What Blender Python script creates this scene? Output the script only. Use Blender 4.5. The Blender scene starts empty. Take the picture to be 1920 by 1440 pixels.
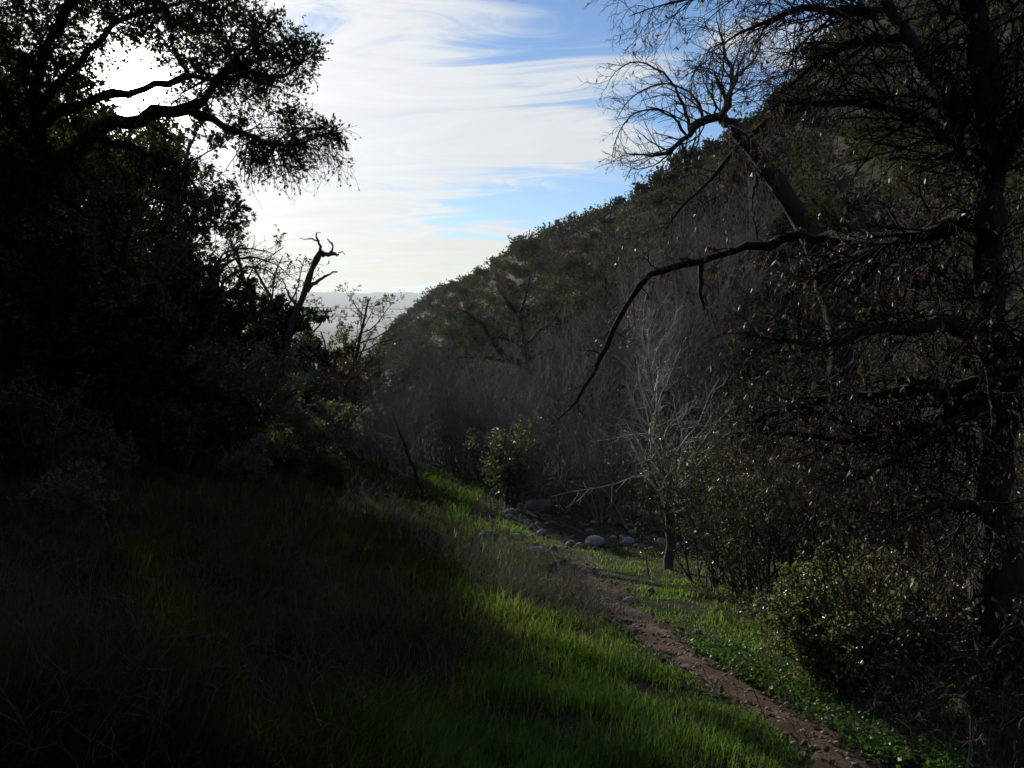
import bpy, bmesh, math
import numpy as np
from mathutils import Vector

# ------------------------------------------------------------------ camera, sky, sun, exposure
scene = bpy.context.scene
COL = scene.collection
F = 1440.0                                   # focal length in pixels of the 1920 px wide photograph
PITCH = math.radians(5.2)
cam_d = bpy.data.cameras.new('camera')
cam_d.sensor_width = 36.0
cam_d.lens = 36.0 * F / 1920.0
cam_d.clip_start = 0.05
cam_d.clip_end = 60000
cam = bpy.data.objects.new('camera', cam_d)
COL.objects.link(cam)
cam.rotation_euler = (math.radians(90) - PITCH, 0, 0)
scene.camera = cam

def ray(u, v):
    x = (u - 960) / F
    z = (720 - v) / F
    return np.array([x, math.cos(PITCH) + z * math.sin(PITCH), -math.sin(PITCH) + z * math.cos(PITCH)])

def at(u, v, d):
    r = ray(u, v)
    return r * (d / r[1])

SUN = ray(250, 165)
SUN = SUN / np.linalg.norm(SUN)
SUN_EL = math.asin(SUN[2])
SUN_AZ = math.atan2(SUN[0], SUN[1])          # clockwise from +Y

world = bpy.data.worlds.new('World')
scene.world = world
world.use_nodes = True
nt = world.node_tree
nt.nodes.clear()

def N(tree, typ, **kw):
    n = tree.nodes.new(typ)
    for k, val in kw.items():
        if k == 'inp':
            for kk, vv in val.items():
                n.inputs[kk].default_value = vv
        else:
            setattr(n, k, val)
    return n

def math_node(tree, op, a=None, b=None, clamp=False):
    n = tree.nodes.new('ShaderNodeMath')
    n.operation = op
    n.use_clamp = clamp
    for i, q in enumerate((a, b)):
        if q is None:
            continue
        if isinstance(q, (int, float)):
            n.inputs[i].default_value = q
        else:
            tree.links.new(q, n.inputs[i])
    return n.outputs[0]

def build_world():
    L = nt.links.new
    sky = N(nt, 'ShaderNodeTexSky', sky_type='NISHITA', sun_disc=False)
    sky.sun_elevation = SUN_EL
    sky.sun_rotation = SUN_AZ
    sky.altitude = 500
    sky.air_density = 1.0
    sky.dust_density = 0.15
    sky.ozone_density = 5.0
    tc = N(nt, 'ShaderNodeTexCoord')
    sep = N(nt, 'ShaderNodeSeparateXYZ')
    L(tc.outputs['Generated'], sep.inputs[0])
    zc = math_node(nt, 'ADD', math_node(nt, 'MAXIMUM', sep.outputs[2], 0.0), 0.10)
    px = math_node(nt, 'DIVIDE', sep.outputs[0], zc)
    py = math_node(nt, 'DIVIDE', sep.outputs[1], zc)
    comb = N(nt, 'ShaderNodeCombineXYZ')
    L(px, comb.inputs[0]); L(py, comb.inputs[1])
    mp = N(nt, 'ShaderNodeMapping')
    mp.inputs['Rotation'].default_value = (0, 0, CLOUD_ROT)
    mp.inputs['Scale'].default_value = (0.40, 0.95, 1)
    mp.inputs['Location'].default_value = CLOUD_LOC
    L(comb.outputs[0], mp.inputs[0])
    n1 = N(nt, 'ShaderNodeTexNoise', noise_dimensions='2D', inp={'Scale': 0.9, 'Detail': 5, 'Roughness': 0.5, 'Distortion': 0.5})
    n2 = N(nt, 'ShaderNodeTexNoise', noise_dimensions='2D', inp={'Scale': 3.0, 'Detail': 9, 'Roughness': 0.66, 'Distortion': 1.0})
    L(mp.outputs[0], n1.inputs['Vector']); L(mp.outputs[0], n2.inputs['Vector'])
    dens = math_node(nt, 'ADD', math_node(nt, 'MULTIPLY', n1.outputs[0], 0.60), math_node(nt, 'MULTIPLY', n2.outputs[0], 0.40))
    # angle from the sun
    dot = N(nt, 'ShaderNodeVectorMath', operation='DOT_PRODUCT')
    L(tc.outputs['Generated'], dot.inputs[0]); dot.inputs[1].default_value = tuple(SUN)
    ang = math_node(nt, 'MULTIPLY', math_node(nt, 'ARCCOSINE', math_node(nt, 'MINIMUM', dot.outputs['Value'], 0.999999)), 180 / math.pi)
    mask = N(nt, 'ShaderNodeMapRange', interpolation_type='SMOOTHSTEP', inp={'From Min': 0.42, 'From Max': 0.56, 'To Min': 0.0, 'To Max': 0.93})
    cover = N(nt, 'ShaderNodeMapRange', interpolation_type='SMOOTHSTEP', inp={'From Min': 8.0, 'From Max': 40.0, 'To Min': 0.12, 'To Max': -0.075})
    L(ang, cover.inputs['Value'])
    L(math_node(nt, 'ADD', dens, cover.outputs[0]), mask.inputs['Value'])
    # thin cloud lit from behind: brighter towards the sun; thin streaks lighter than thick ones
    glow_a = math_node(nt, 'MULTIPLY', math_node(nt, 'EXPONENT', math_node(nt, 'MULTIPLY', ang, -1 / 20.0)), 0.42)
    cl0 = math_node(nt, 'ADD', glow_a, CLOUD_BASE)
    cl = math_node(nt, 'MULTIPLY', cl0, math_node(nt, 'ADD', math_node(nt, 'MULTIPLY', n2.outputs[0], 0.35), 0.83))
    ccol = N(nt, 'ShaderNodeVectorMath', operation='SCALE')
    ccol.inputs[0].default_value = (0.97, 0.985, 1.0)
    L(cl, ccol.inputs['Scale'])
    # warm low band
    warm = N(nt, 'ShaderNodeMapRange', interpolation_type='SMOOTHSTEP', inp={'From Min': 0.0, 'From Max': 0.17, 'To Min': 1.0, 'To Max': 0.0})
    L(sep.outputs[2], warm.inputs['Value'])
    wcol = N(nt, 'ShaderNodeMix', data_type='RGBA')
    wcol.inputs['A'].default_value = (1, 1, 1, 1); wcol.inputs['B'].default_value = (1.14, 1.0, 0.74, 1)
    L(warm.outputs[0], wcol.inputs['Factor'])
    cmul = N(nt, 'ShaderNodeVectorMath', operation='MULTIPLY')
    L(ccol.outputs[0], cmul.inputs[0]); L(wcol.outputs['Result'], cmul.inputs[1])
    skys = N(nt, 'ShaderNodeVectorMath', operation='SCALE')
    skys.inputs['Scale'].default_value = SKY_STRENGTH
    L(sky.outputs[0], skys.inputs[0])
    mix = N(nt, 'ShaderNodeMix', data_type='RGBA')
    L(mask.outputs[0], mix.inputs['Factor']); L(skys.outputs[0], mix.inputs['A']); L(cmul.outputs[0], mix.inputs['B'])
    # aureole of the sun in the thin cloud
    au = math_node(nt, 'ADD',
                   math_node(nt, 'MULTIPLY', math_node(nt, 'EXPONENT', math_node(nt, 'MULTIPLY', ang, -1 / 0.9)), 60.0),
                   math_node(nt, 'MULTIPLY', math_node(nt, 'EXPONENT', math_node(nt, 'MULTIPLY', ang, -1 / 5.0)), 0.9))
    aucol = N(nt, 'ShaderNodeVectorMath', operation='SCALE')
    aucol.inputs[0].default_value = (1.0, 0.97, 0.92)
    L(au, aucol.inputs['Scale'])
    add = N(nt, 'ShaderNodeVectorMath', operation='ADD')
    L(mix.outputs['Result'], add.inputs[0]); L(aucol.outputs[0], add.inputs[1])
    bg = N(nt, 'ShaderNodeBackground')
    bg.inputs['Strength'].default_value = 1.0
    L(add.outputs[0], bg.inputs['Color'])
    out = N(nt, 'ShaderNodeOutputWorld')
    L(bg.outputs[0], out.inputs['Surface'])

CLOUD_LOC = (2.7, 2.6, 0)
CLOUD_ROT = math.radians(-25)
CLOUD_BASE = 0.69
SKY_STRENGTH = 0.14
build_world()

sun_d = bpy.data.lights.new('sun', 'SUN')
sun_d.energy = 5.0
sun_d.angle = math.radians(0.55)
sun_d.color = (1.0, 0.91, 0.76)
sun = bpy.data.objects.new('sun', sun_d)
COL.objects.link(sun)
sun.rotation_euler = Vector(SUN).to_track_quat('Z', 'Y').to_euler()

vs = scene.view_settings
vs.view_transform = 'Standard'
vs.look = 'None'
vs.exposure = 0.0
vs.gamma = 1.0
vs.use_curve_mapping = False
scene.cycles.use_denoising = True
scene.cycles.max_bounces = 3
scene.cycles.diffuse_bounces = 1
scene.cycles.transmission_bounces = 2
scene.cycles.adaptive_threshold = 0.02
scene.cycles.volume_bounces = 0
scene.cycles.sample_clamp_indirect = 4.0

# ------------------------------------------------------------------ numpy helpers
def hash2(ix, iy, seed):
    h = (ix.astype(np.int64) * 374761393 + iy.astype(np.int64) * 668265263 + seed * 974711) & 0xffffffff
    h = ((h ^ (h >> 13)) * 1274126177) & 0xffffffff
    h = h ^ (h >> 16)
    return (h & 0xffff) / 65535.0

def vnoise(x, y, seed=0):
    x = np.asarray(x, float); y = np.asarray(y, float)
    ix = np.floor(x); iy = np.floor(y)
    fx = x - ix; fy = y - iy
    fx = fx * fx * (3 - 2 * fx); fy = fy * fy * (3 - 2 * fy)
    a = hash2(ix, iy, seed); b = hash2(ix + 1, iy, seed)
    c = hash2(ix, iy + 1, seed); d = hash2(ix + 1, iy + 1, seed)
    return (a * (1 - fx) + b * fx) * (1 - fy) + (c * (1 - fx) + d * fx) * fy

def fbm(x, y, seed=0, oct=4):
    s = 0.0; a = 0.5
    for i in range(oct):
        s = s + a * (vnoise(x, y, seed + i * 17) - 0.5) * 2
        x = x * 2.03 + 11.3; y = y * 2.03 - 7.1; a *= 0.5
    return s

def norm(v):
    return v / np.maximum(np.linalg.norm(v, axis=-1, keepdims=True), 1e-9)

def mesh_from(name, V, faces, smooth=False):
    """faces: list of int arrays (n,k)"""
    me = bpy.data.meshes.new(name)
    V = np.asarray(V, np.float32).reshape(-1, 3)
    me.vertices.add(len(V))
    me.vertices.foreach_set('co', V.ravel())
    faces = [np.asarray(f, np.int32) for f in faces if len(f)]
    idx = np.concatenate([f.ravel() for f in faces])
    sizes = np.concatenate([np.full(len(f), f.shape[1], np.int32) for f in faces])
    starts = np.concatenate([[0], np.cumsum(sizes)[:-1]]).astype(np.int32)
    me.loops.add(len(idx))
    me.loops.foreach_set('vertex_index', idx)
    me.polygons.add(len(sizes))
    me.polygons.foreach_set('loop_start', starts)
    me.polygons.foreach_set('loop_total', sizes)
    if smooth:
        me.polygons.foreach_set('use_smooth', np.ones(len(sizes), bool))
    me.update(calc_edges=True)
    return me

class Geo:
    """collects vertices and faces of ONE mesh"""
    def __init__(self):
        self.V = []; self.Q = []; self.T = []; self.n = 0
    def add(self, V, Q=None, T=None):
        V = np.asarray(V, float).reshape(-1, 3)
        if Q is not None: self.Q.append(np.asarray(Q) + self.n)
        if T is not None: self.T.append(np.asarray(T) + self.n)
        self.V.append(V); self.n += len(V)
    def mesh(self, name, mat, origin=(0, 0, 0), smooth=False):
        V = np.concatenate(self.V) - np.asarray(origin)
        fs = []
        if self.Q: fs.append(np.concatenate(self.Q))
        if self.T: fs.append(np.concatenate(self.T))
        me = mesh_from(name, V, fs, smooth)
        me.materials.append(mat)
        return me

def tubes(geo, P, R, m=3, rough=0.0, rng=None):
    """P (N,K,3), R (N,K) -> closed tubes"""
    Nn, K, _ = P.shape
    T = np.empty_like(P)
    T[:, 1:-1] = P[:, 2:] - P[:, :-2]
    T[:, 0] = P[:, 1] - P[:, 0]
    T[:, -1] = P[:, -1] - P[:, -2]
    T = norm(T)
    mean = np.abs(norm(P[:, -1] - P[:, 0]))
    ref = np.zeros((Nn, 3)); ref[np.arange(Nn), np.argmin(mean, axis=1)] = 1
    A = norm(np.cross(T, ref[:, None, :])); B = np.cross(T, A)
    th = np.arange(m) * 2 * math.pi / m
    RR = np.repeat(R[:, :, None], m, axis=2)
    if rough and rng is not None:
        RR = RR * (1 + rough * rng.standard_normal(RR.shape))
    V = P[:, :, None, :] + RR[..., None] * (A[:, :, None, :] * np.cos(th)[None, None, :, None] + B[:, :, None, :] * np.sin(th)[None, None, :, None])
    i = np.arange(Nn)[:, None, None] * K * m
    k = np.arange(K - 1)[None, :, None] * m
    j = np.arange(m)[None, None, :]
    j2 = (j + 1) % m
    Q = np.stack(np.broadcast_arrays(i + k + j, i + k + j2, i + k + m + j2, i + k + m + j), axis=-1).reshape(-1, 4)
    geo.add(V.reshape(-1, 3), Q=Q)
    if m >= 5:                                # caps
        c0 = np.arange(Nn)[:, None] * K * m
        for off in (0, (K - 1) * m):
            tri = np.stack([np.broadcast_to(c0 + off, (Nn, m - 2)), c0 + off + np.arange(1, m - 1), c0 + off + np.arange(2, m)], axis=-1).reshape(-1, 3)
            geo.T.append(tri + geo.n - Nn * K * m)

def grow(rng, base, dirs, lens, r0, K=6, wander=0.15, trop=(0, 0, 0), tip=0.25):
    n = len(base)
    P = np.empty((n, K, 3)); P[:, 0] = base
    d = norm(np.asarray(dirs, float)); trop = np.asarray(trop, float)
    step = (lens / (K - 1))[:, None]
    for k in range(1, K):
        d = norm(d + wander * rng.standard_normal((n, 3)) + trop)
        P[:, k] = P[:, k - 1] + d * step
    R = r0[:, None] * np.linspace(1, tip, K)[None, :]
    return P, R

def children(rng, P, R, c, lf, ang=50, asd=12, t0=0.25, t1=1.0, K=5, wander=0.18, trop=(0, 0, 0), rf=0.6, tip=0.3, rmin=0.002, shrink=0.5, lens_abs=None):
    n, Kp, _ = P.shape
    L = np.linalg.norm(np.diff(P, axis=1), axis=2).sum(1)
    par = np.repeat(np.arange(n), c)
    tau = t0 + (t1 - t0) * (np.tile(np.arange(c), n) + rng.random(n * c)) / c
    tau = np.clip(tau, 0, 0.999)
    f = tau * (Kp - 1); i = np.minimum(f.astype(int), Kp - 2); w = (f - i)[:, None]
    base = P[par, i] * (1 - w) + P[par, i + 1] * w
    tan = norm(P[par, i + 1] - P[par, i])
    rad = R[par, i] * (1 - w[:, 0]) + R[par, i + 1] * w[:, 0]
    q = norm(np.cross(tan, rng.standard_normal((n * c, 3))))
    a = np.radians(ang + asd * rng.standard_normal(n * c))[:, None]
    d = tan * np.cos(a) + q * np.sin(a)
    ln = (L[par] * lf if lens_abs is None else np.full(n * c, lens_abs)) * (0.65 + 0.7 * rng.random(n * c)) * (1 - shrink * tau)
    return grow(rng, base, d, ln, np.maximum(rad * rf, rmin), K, wander, trop, tip)

def along(rng, P, per, t0=0.15):
    n, K, _ = P.shape
    par = np.repeat(np.arange(n), per)
    tau = t0 + (1 - t0) * rng.random(n * per)
    f = tau * (K - 1); i = np.minimum(f.astype(int), K - 2); w = (f - i)[:, None]
    return P[par, i] * (1 - w) + P[par, i + 1] * w, norm(P[par, i + 1] - P[par, i])

def leaves(geo, rng, base, dirs, L, W, fold=0.25, var=0.35, curl=0.0):
    n = len(base)
    d = norm(dirs)
    side = norm(np.cross(d, rng.standard_normal((n, 3))))
    up = np.cross(side, d)
    s = (1 + var * (rng.random(n) * 2 - 1))[:, None]
    l = L * s; w = W * s
    mid = base + d * l * 0.5
    tipp = base + d * l + up * (curl * l)
    V = np.stack([base, mid + side * w * 0.5 + up * w * fold, tipp, mid - side * w * 0.5 + up * w * fold], axis=1)
    o = np.arange(n)[:, None] * 4
    T = np.concatenate([o + np.array([[0, 1, 2]]), o + np.array([[0, 2, 3]])])
    geo.add(V.reshape(-1, 3), T=T)

def resample(pts, K):
    pts = np.asarray(pts, float)
    seg = np.linalg.norm(np.diff(pts, axis=0), axis=1)
    s = np.concatenate([[0], np.cumsum(seg)]); s /= s[-1]
    t = np.linspace(0, 1, K)
    # Catmull-Rom like smoothing: linear then a light blur
    out = np.stack([np.interp(t, s, pts[:, i]) for i in range(3)], axis=1)
    o = out.copy()
    o[1:-1] = 0.25 * out[:-2] + 0.5 * out[1:-1] + 0.25 * out[2:]
    return o

# ------------------------------------------------------------------ objects and naming
def link(o, parent=None):
    COL.objects.link(o)
    if parent is not None:
        o.parent = parent
    return o

def tag(o, label=None, cat=None, group=None, kind=None):
    if label: o['label'] = label
    if cat: o['category'] = cat
    if group: o['group'] = group
    if kind: o['kind'] = kind
    return o

def thing(name, label, cat, loc, group=None, rz=0.0, sc=1.0):
    o = bpy.data.objects.new(name, None)
    o.empty_display_size = 0.2
    o.location = tuple(float(q) for q in loc); o.rotation_euler = (0, 0, rz); o.scale = (sc,) * 3
    link(o)
    return tag(o, label, cat, group)

def part(name, me, parent):
    o = link(bpy.data.objects.new(name, me), parent)
    if name in ('twigs', 'stems', 'branches', 'crown', 'foliage', 'leaves'):
        o['kind'] = 'stuff'                   # twigs and leaves too small to pick apart
    return o

# ------------------------------------------------------------------ materials
def mat_new(name):
    m = bpy.data.materials.new(name); m.use_nodes = True
    t = m.node_tree; t.nodes.clear()
    return m, t

def ramp_node(t, fac, stops):
    r = t.nodes.new('ShaderNodeValToRGB')
    el = r.color_ramp.elements
    while len(el) < len(stops): el.new(0.5)
    for e, (p, c) in zip(el, stops):
        e.position = p; e.color = (*c, 1)
    t.links.new(fac, r.inputs[0])
    return r.outputs[0]

def leaf_mat(name, stops, trans=0.35, rough=0.5, spec=0.35, tcol=(1.3, 1.35, 0.6)):
    m, t = mat_new(name)
    g = N(t, 'ShaderNodeNewGeometry')
    c = ramp_node(t, g.outputs['Random Per Island'], stops)
    p = N(t, 'ShaderNodeBsdfPrincipled', inp={'Roughness': rough, 'Specular IOR Level': spec})
    t.links.new(c, p.inputs['Base Color'])
    tr = N(t, 'ShaderNodeBsdfTranslucent')
    mu = N(t, 'ShaderNodeVectorMath', operation='MULTIPLY'); mu.inputs[1].default_value = tcol
    t.links.new(c, mu.inputs[0]); t.links.new(mu.outputs[0], tr.inputs[0])
    mx = N(t, 'ShaderNodeMixShader', inp={0: trans})
    t.links.new(p.outputs[0], mx.inputs[1]); t.links.new(tr.outputs[0], mx.inputs[2])
    o = N(t, 'ShaderNodeOutputMaterial')
    t.links.new(mx.outputs[0], o.inputs[0])
    return m

def bark_mat(name, stops, scale=14, bump=0.5, rough=0.9, dist=0.02, stretch=0.3):
    m, t = mat_new(name)
    tc = N(t, 'ShaderNodeTexCoord')
    mp = N(t, 'ShaderNodeMapping'); mp.inputs['Scale'].default_value = (1, 1, stretch)
    t.links.new(tc.outputs['Object'], mp.inputs[0])
    n = N(t, 'ShaderNodeTexNoise', inp={'Scale': scale, 'Detail': 6, 'Roughness': 0.65})
    t.links.new(mp.outputs[0], n.inputs['Vector'])
    c = ramp_node(t, n.outputs[0], stops)
    p = N(t, 'ShaderNodeBsdfPrincipled', inp={'Roughness': rough, 'Specular IOR Level': 0.25})
    t.links.new(c, p.inputs['Base Color'])
    b = N(t, 'ShaderNodeBump', inp={'Strength': bump, 'Distance': dist})
    t.links.new(n.outputs[0], b.inputs['Height']); t.links.new(b.outputs[0], p.inputs['Normal'])
    o = N(t, 'ShaderNodeOutputMaterial'); t.links.new(p.outputs[0], o.inputs[0])
    return m

M = {}
M['oak_leaf'] = leaf_mat('oak_leaf', [(0, (0.028, 0.044, 0.016)), (0.5, (0.046, 0.068, 0.022)), (1, (0.08, 0.10, 0.034))], trans=0.38, spec=0.5)
M['tree_leaf'] = leaf_mat('tree_leaf', [(0, (0.026, 0.042, 0.018)), (0.6, (0.044, 0.062, 0.025)), (1, (0.085, 0.08, 0.04))], trans=0.32)
M['olive_leaf'] = leaf_mat('olive_leaf', [(0, (0.045, 0.055, 0.026)), (0.6, (0.07, 0.08, 0.036)), (1, (0.11, 0.11, 0.055))], trans=0.35)
M['sage_leaf'] = leaf_mat('sage_leaf', [(0, (0.07, 0.098, 0.072)), (0.6, (0.115, 0.15, 0.11)), (1, (0.17, 0.20, 0.14))], trans=0.38)
M['bush_leaf'] = leaf_mat('bush_leaf', [(0, (0.08, 0.105, 0.055)), (0.6, (0.13, 0.16, 0.088)), (1, (0.24, 0.26, 0.17))], trans=0.42, spec=0.8, rough=0.33)
M['bright_leaf'] = leaf_mat('bright_leaf', [(0, (0.055, 0.085, 0.045)), (0.6, (0.09, 0.125, 0.07)), (1, (0.17, 0.20, 0.12))], trans=0.45, spec=0.6, rough=0.4)
M['chap_leaf'] = leaf_mat('chaparral_leaf', [(0, (0.03, 0.04, 0.02)), (0.55, (0.052, 0.06, 0.03)), (1, (0.085, 0.08, 0.045))], trans=0.25, rough=0.85, spec=0.06)
M['chap_brown'] = leaf_mat('chaparral_dry_leaf', [(0, (0.045, 0.036, 0.028)), (0.6, (0.07, 0.057, 0.043)), (1, (0.10, 0.083, 0.064))], trans=0.25, rough=0.85, spec=0.06, tcol=(1.1, 1.0, 0.85))
M['red_leaf'] = leaf_mat('reddish_leaf', [(0, (0.06, 0.035, 0.025)), (0.6, (0.10, 0.055, 0.038)), (1, (0.12, 0.085, 0.055))], trans=0.3, tcol=(1.2, 0.9, 0.7))
M['dead_leaf'] = leaf_mat('dead_leaf', [(0, (0.05, 0.036, 0.024)), (0.5, (0.10, 0.078, 0.055)), (1, (0.25, 0.21, 0.155))], trans=0.25, rough=0.52, spec=0.45, tcol=(1.1, 0.95, 0.75))
M['litter'] = leaf_mat('leaf_litter', [(0, (0.04, 0.03, 0.022)), (0.5, (0.085, 0.066, 0.047)), (1, (0.17, 0.14, 0.105))], trans=0.1, rough=0.7, spec=0.2, tcol=(1, 0.9, 0.8))
M['cover_leaf'] = leaf_mat('ground_cover_leaf', [(0, (0.04, 0.085, 0.02)), (0.6, (0.06, 0.13, 0.03)), (1, (0.09, 0.17, 0.05))], trans=0.4, spec=0.5)
M['bark'] = bark_mat('bark_dark', [(0.3, (0.02, 0.017, 0.014)), (0.7, (0.06, 0.05, 0.041))], scale=22, bump=1.0, dist=0.04)
M['bark_grey'] = bark_mat('bark_grey', [(0.3, (0.08, 0.072, 0.064)), (0.7, (0.19, 0.172, 0.155))])
M['twig'] = bark_mat('twig_brown', [(0.3, (0.06, 0.048, 0.04)), (0.7, (0.12, 0.10, 0.085))], scale=3, bump=0.0)
M['twig_grey'] = bark_mat('twig_grey', [(0.3, (0.135, 0.115, 0.105)), (0.7, (0.25, 0.218, 0.20))], scale=1.2, bump=0.0)
M['twig_pale'] = bark_mat('twig_pale', [(0.3, (0.36, 0.34, 0.31)), (0.7, (0.58, 0.55, 0.51))], scale=3, bump=0.0, rough=0.55)
M['straw'] = bark_mat('straw', [(0.3, (0.20, 0.165, 0.135)), (0.7, (0.38, 0.33, 0.27))], scale=3, bump=0.0, rough=0.7)
M['dead_wood'] = bark_mat('dead_wood', [(0.3, (0.25, 0.235, 0.215)), (0.7, (0.5, 0.48, 0.44))], scale=9)
M['rock'] = bark_mat('rock', [(0.25, (0.14, 0.135, 0.125)), (0.5, (0.28, 0.275, 0.265)), (0.75, (0.42, 0.415, 0.40))], scale=6, bump=0.6, dist=0.03, stretch=1.0)
M['rock_dark'] = bark_mat('rock_dark', [(0.3, (0.08, 0.076, 0.068)), (0.7, (0.21, 0.20, 0.185))], scale=7, bump=0.7, dist=0.03, stretch=1.0)
M['rock_tan'] = bark_mat('rock_tan', [(0.3, (0.15, 0.125, 0.095)), (0.7, (0.33, 0.28, 0.22))], scale=8, bump=0.6, dist=0.03, stretch=1.0)
M['cable'] = bark_mat('cable', [(0.3, (0.03, 0.03, 0.03)), (0.7, (0.05, 0.05, 0.05))], bump=0.0)

# grass: green and straw patches by place
def grass_mat(name, greens, drys, lo, hi):
    m, t = mat_new(name)
    g = N(t, 'ShaderNodeNewGeometry')
    green = ramp_node(t, g.outputs['Random Per Island'], greens)
    dry = ramp_node(t, g.outputs['Random Per Island'], drys)
    n = N(t, 'ShaderNodeTexNoise', inp={'Scale': 0.55, 'Detail': 4, 'Roughness': 0.6})
    t.links.new(g.outputs['Position'], n.inputs['Vector'])
    mr = N(t, 'ShaderNodeMapRange', inp={'From Min': lo, 'From Max': hi, 'To Min': 0.0, 'To Max': 0.8})
    t.links.new(n.outputs[0], mr.inputs[0])
    mx = N(t, 'ShaderNodeMix', data_type='RGBA')
    t.links.new(mr.outputs[0], mx.inputs['Factor']); t.links.new(green, mx.inputs['A']); t.links.new(dry, mx.inputs['B'])
    p = N(t, 'ShaderNodeBsdfPrincipled', inp={'Roughness': 0.65, 'Specular IOR Level': 0.12})
    t.links.new(mx.outputs['Result'], p.inputs['Base Color'])
    tr = N(t, 'ShaderNodeBsdfTranslucent')
    mu = N(t, 'ShaderNodeVectorMath', operation='MULTIPLY'); mu.inputs[1].default_value = (1.9, 2.15, 1.0)
    t.links.new(mx.outputs['Result'], mu.inputs[0]); t.links.new(mu.outputs[0], tr.inputs[0])
    ms = N(t, 'ShaderNodeMixShader', inp={0: 0.58})
    t.links.new(p.outputs[0], ms.inputs[1]); t.links.new(tr.outputs[0], ms.inputs[2])
    o = N(t, 'ShaderNodeOutputMaterial'); t.links.new(ms.outputs[0], o.inputs[0])
    return m
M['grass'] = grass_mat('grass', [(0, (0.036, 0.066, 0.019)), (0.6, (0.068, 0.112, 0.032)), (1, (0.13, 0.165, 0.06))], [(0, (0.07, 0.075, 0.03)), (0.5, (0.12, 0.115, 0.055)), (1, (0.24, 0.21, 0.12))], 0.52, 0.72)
M['slope_grass_dimmed'] = grass_mat('slope_grass_dimmed', [(0, (0.012, 0.020, 0.008)), (0.6, (0.024, 0.036, 0.013)), (1, (0.05, 0.062, 0.024))], [(0, (0.03, 0.027, 0.018)), (0.5, (0.055, 0.048, 0.032)), (1, (0.12, 0.105, 0.07))], 0.50, 0.70)  # dry olive tone, with albedo lowered further to deepen the slope's shade

def ground_mat():
    m, t = mat_new('ground')
    g = N(t, 'ShaderNodeNewGeometry')
    n1 = N(t, 'ShaderNodeTexNoise', inp={'Scale': 0.12, 'Detail': 8, 'Roughness': 0.65})
    n2 = N(t, 'ShaderNodeTexNoise', inp={'Scale': 2.5, 'Detail': 8, 'Roughness': 0.7})
    for n in (n1, n2): t.links.new(g.outputs['Position'], n.inputs['Vector'])
    a = ramp_node(t, n1.outputs[0], [(0.35, (0.028, 0.03, 0.017)), (0.5, (0.045, 0.042, 0.028)), (0.68, (0.075, 0.064, 0.047))])
    b = ramp_node(t, n2.outputs[0], [(0.3, (0.55, 0.55, 0.55)), (0.7, (1.2, 1.2, 1.2))])
    mu = N(t, 'ShaderNodeVectorMath', operation='MULTIPLY')
    t.links.new(a, mu.inputs[0]); t.links.new(b, mu.inputs[1])
    p = N(t, 'ShaderNodeBsdfPrincipled', inp={'Roughness': 0.95, 'Specular IOR Level': 0.1})
    t.links.new(mu.outputs[0], p.inputs['Base Color'])
    bp = N(t, 'ShaderNodeBump', inp={'Strength': 0.8, 'Distance': 0.08})
    t.links.new(n2.outputs[0], bp.inputs['Height']); t.links.new(bp.outputs[0], p.inputs['Normal'])
    o = N(t, 'ShaderNodeOutputMaterial'); t.links.new(p.outputs[0], o.inputs[0])
    return m
M['ground'] = ground_mat()
def path_mat():
    m, t = mat_new('path_dirt')
    g = N(t, 'ShaderNodeNewGeometry')
    n1 = N(t, 'ShaderNodeTexNoise', inp={'Scale': 3.0, 'Detail': 8, 'Roughness': 0.7})
    n2 = N(t, 'ShaderNodeTexNoise', inp={'Scale': 30, 'Detail': 6, 'Roughness': 0.7})
    for n in (n1, n2): t.links.new(g.outputs['Position'], n.inputs['Vector'])
    a = ramp_node(t, n1.outputs[0], [(0.3, (0.07, 0.047, 0.034)), (0.55, (0.125, 0.085, 0.062)), (0.75, (0.18, 0.13, 0.098))])
    b = ramp_node(t, n2.outputs[0], [(0.3, (0.7, 0.7, 0.7)), (0.7, (1.15, 1.15, 1.15))])
    mu = N(t, 'ShaderNodeVectorMath', operation='MULTIPLY')
    t.links.new(a, mu.inputs[0]); t.links.new(b, mu.inputs[1])
    p = N(t, 'ShaderNodeBsdfPrincipled', inp={'Roughness': 0.95, 'Specular IOR Level': 0.1})
    t.links.new(mu.outputs[0], p.inputs['Base Color'])
    bp = N(t, 'ShaderNodeBump', inp={'Strength': 0.9, 'Distance': 0.02})
    t.links.new(n2.outputs[0], bp.inputs['Height']); t.links.new(bp.outputs[0], p.inputs['Normal'])
    o = N(t, 'ShaderNodeOutputMaterial'); t.links.new(p.outputs[0], o.inputs[0])
    return m
M['path'] = path_mat()

# ------------------------------------------------------------------ terrain
AX = math.radians(10)
CA, SA = math.cos(AX), math.sin(AX)

def st(x, y):
    return CA * x + SA * y, -SA * x + CA * y

def xy(s, t):
    return CA * s - SA * t, SA * s + CA * t

ZT = np.array([-400, -30, -8, 0, 3.5, 7, 13, 18.5, 30, 60, 120, 300, 420, 900, 16000.])
ZZ = np.array([150, 9.0, -0.6, -2.05, -2.5, -3.3, -4.55, -5.6, -6.8, -9, -13, -21, -34, -75, -110.])  # ground behind the camera raised to cut sky light from there
RT = np.array([-500, 40, 54, 67, 88, 121, 175, 256, 300, 350, 420, 16000.])
RS = np.array([58, 56, 54, 46, 49, 43, 31, 16.7, 9.5, 5.0, 2.0, 2.])
RH = np.array([42, 40, 38, 30.5, 25.5, 20.5, 13.0, 4.0, -3.5, -9, -20, -120.])

def smooth_interp(t, T, Z, w):
    return (np.interp(t - w, T, Z) + np.interp(t - 0.5 * w, T, Z) + 2 * np.interp(t, T, Z) + np.interp(t + 0.5 * w, T, Z) + np.interp(t + w, T, Z)) / 6

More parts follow.
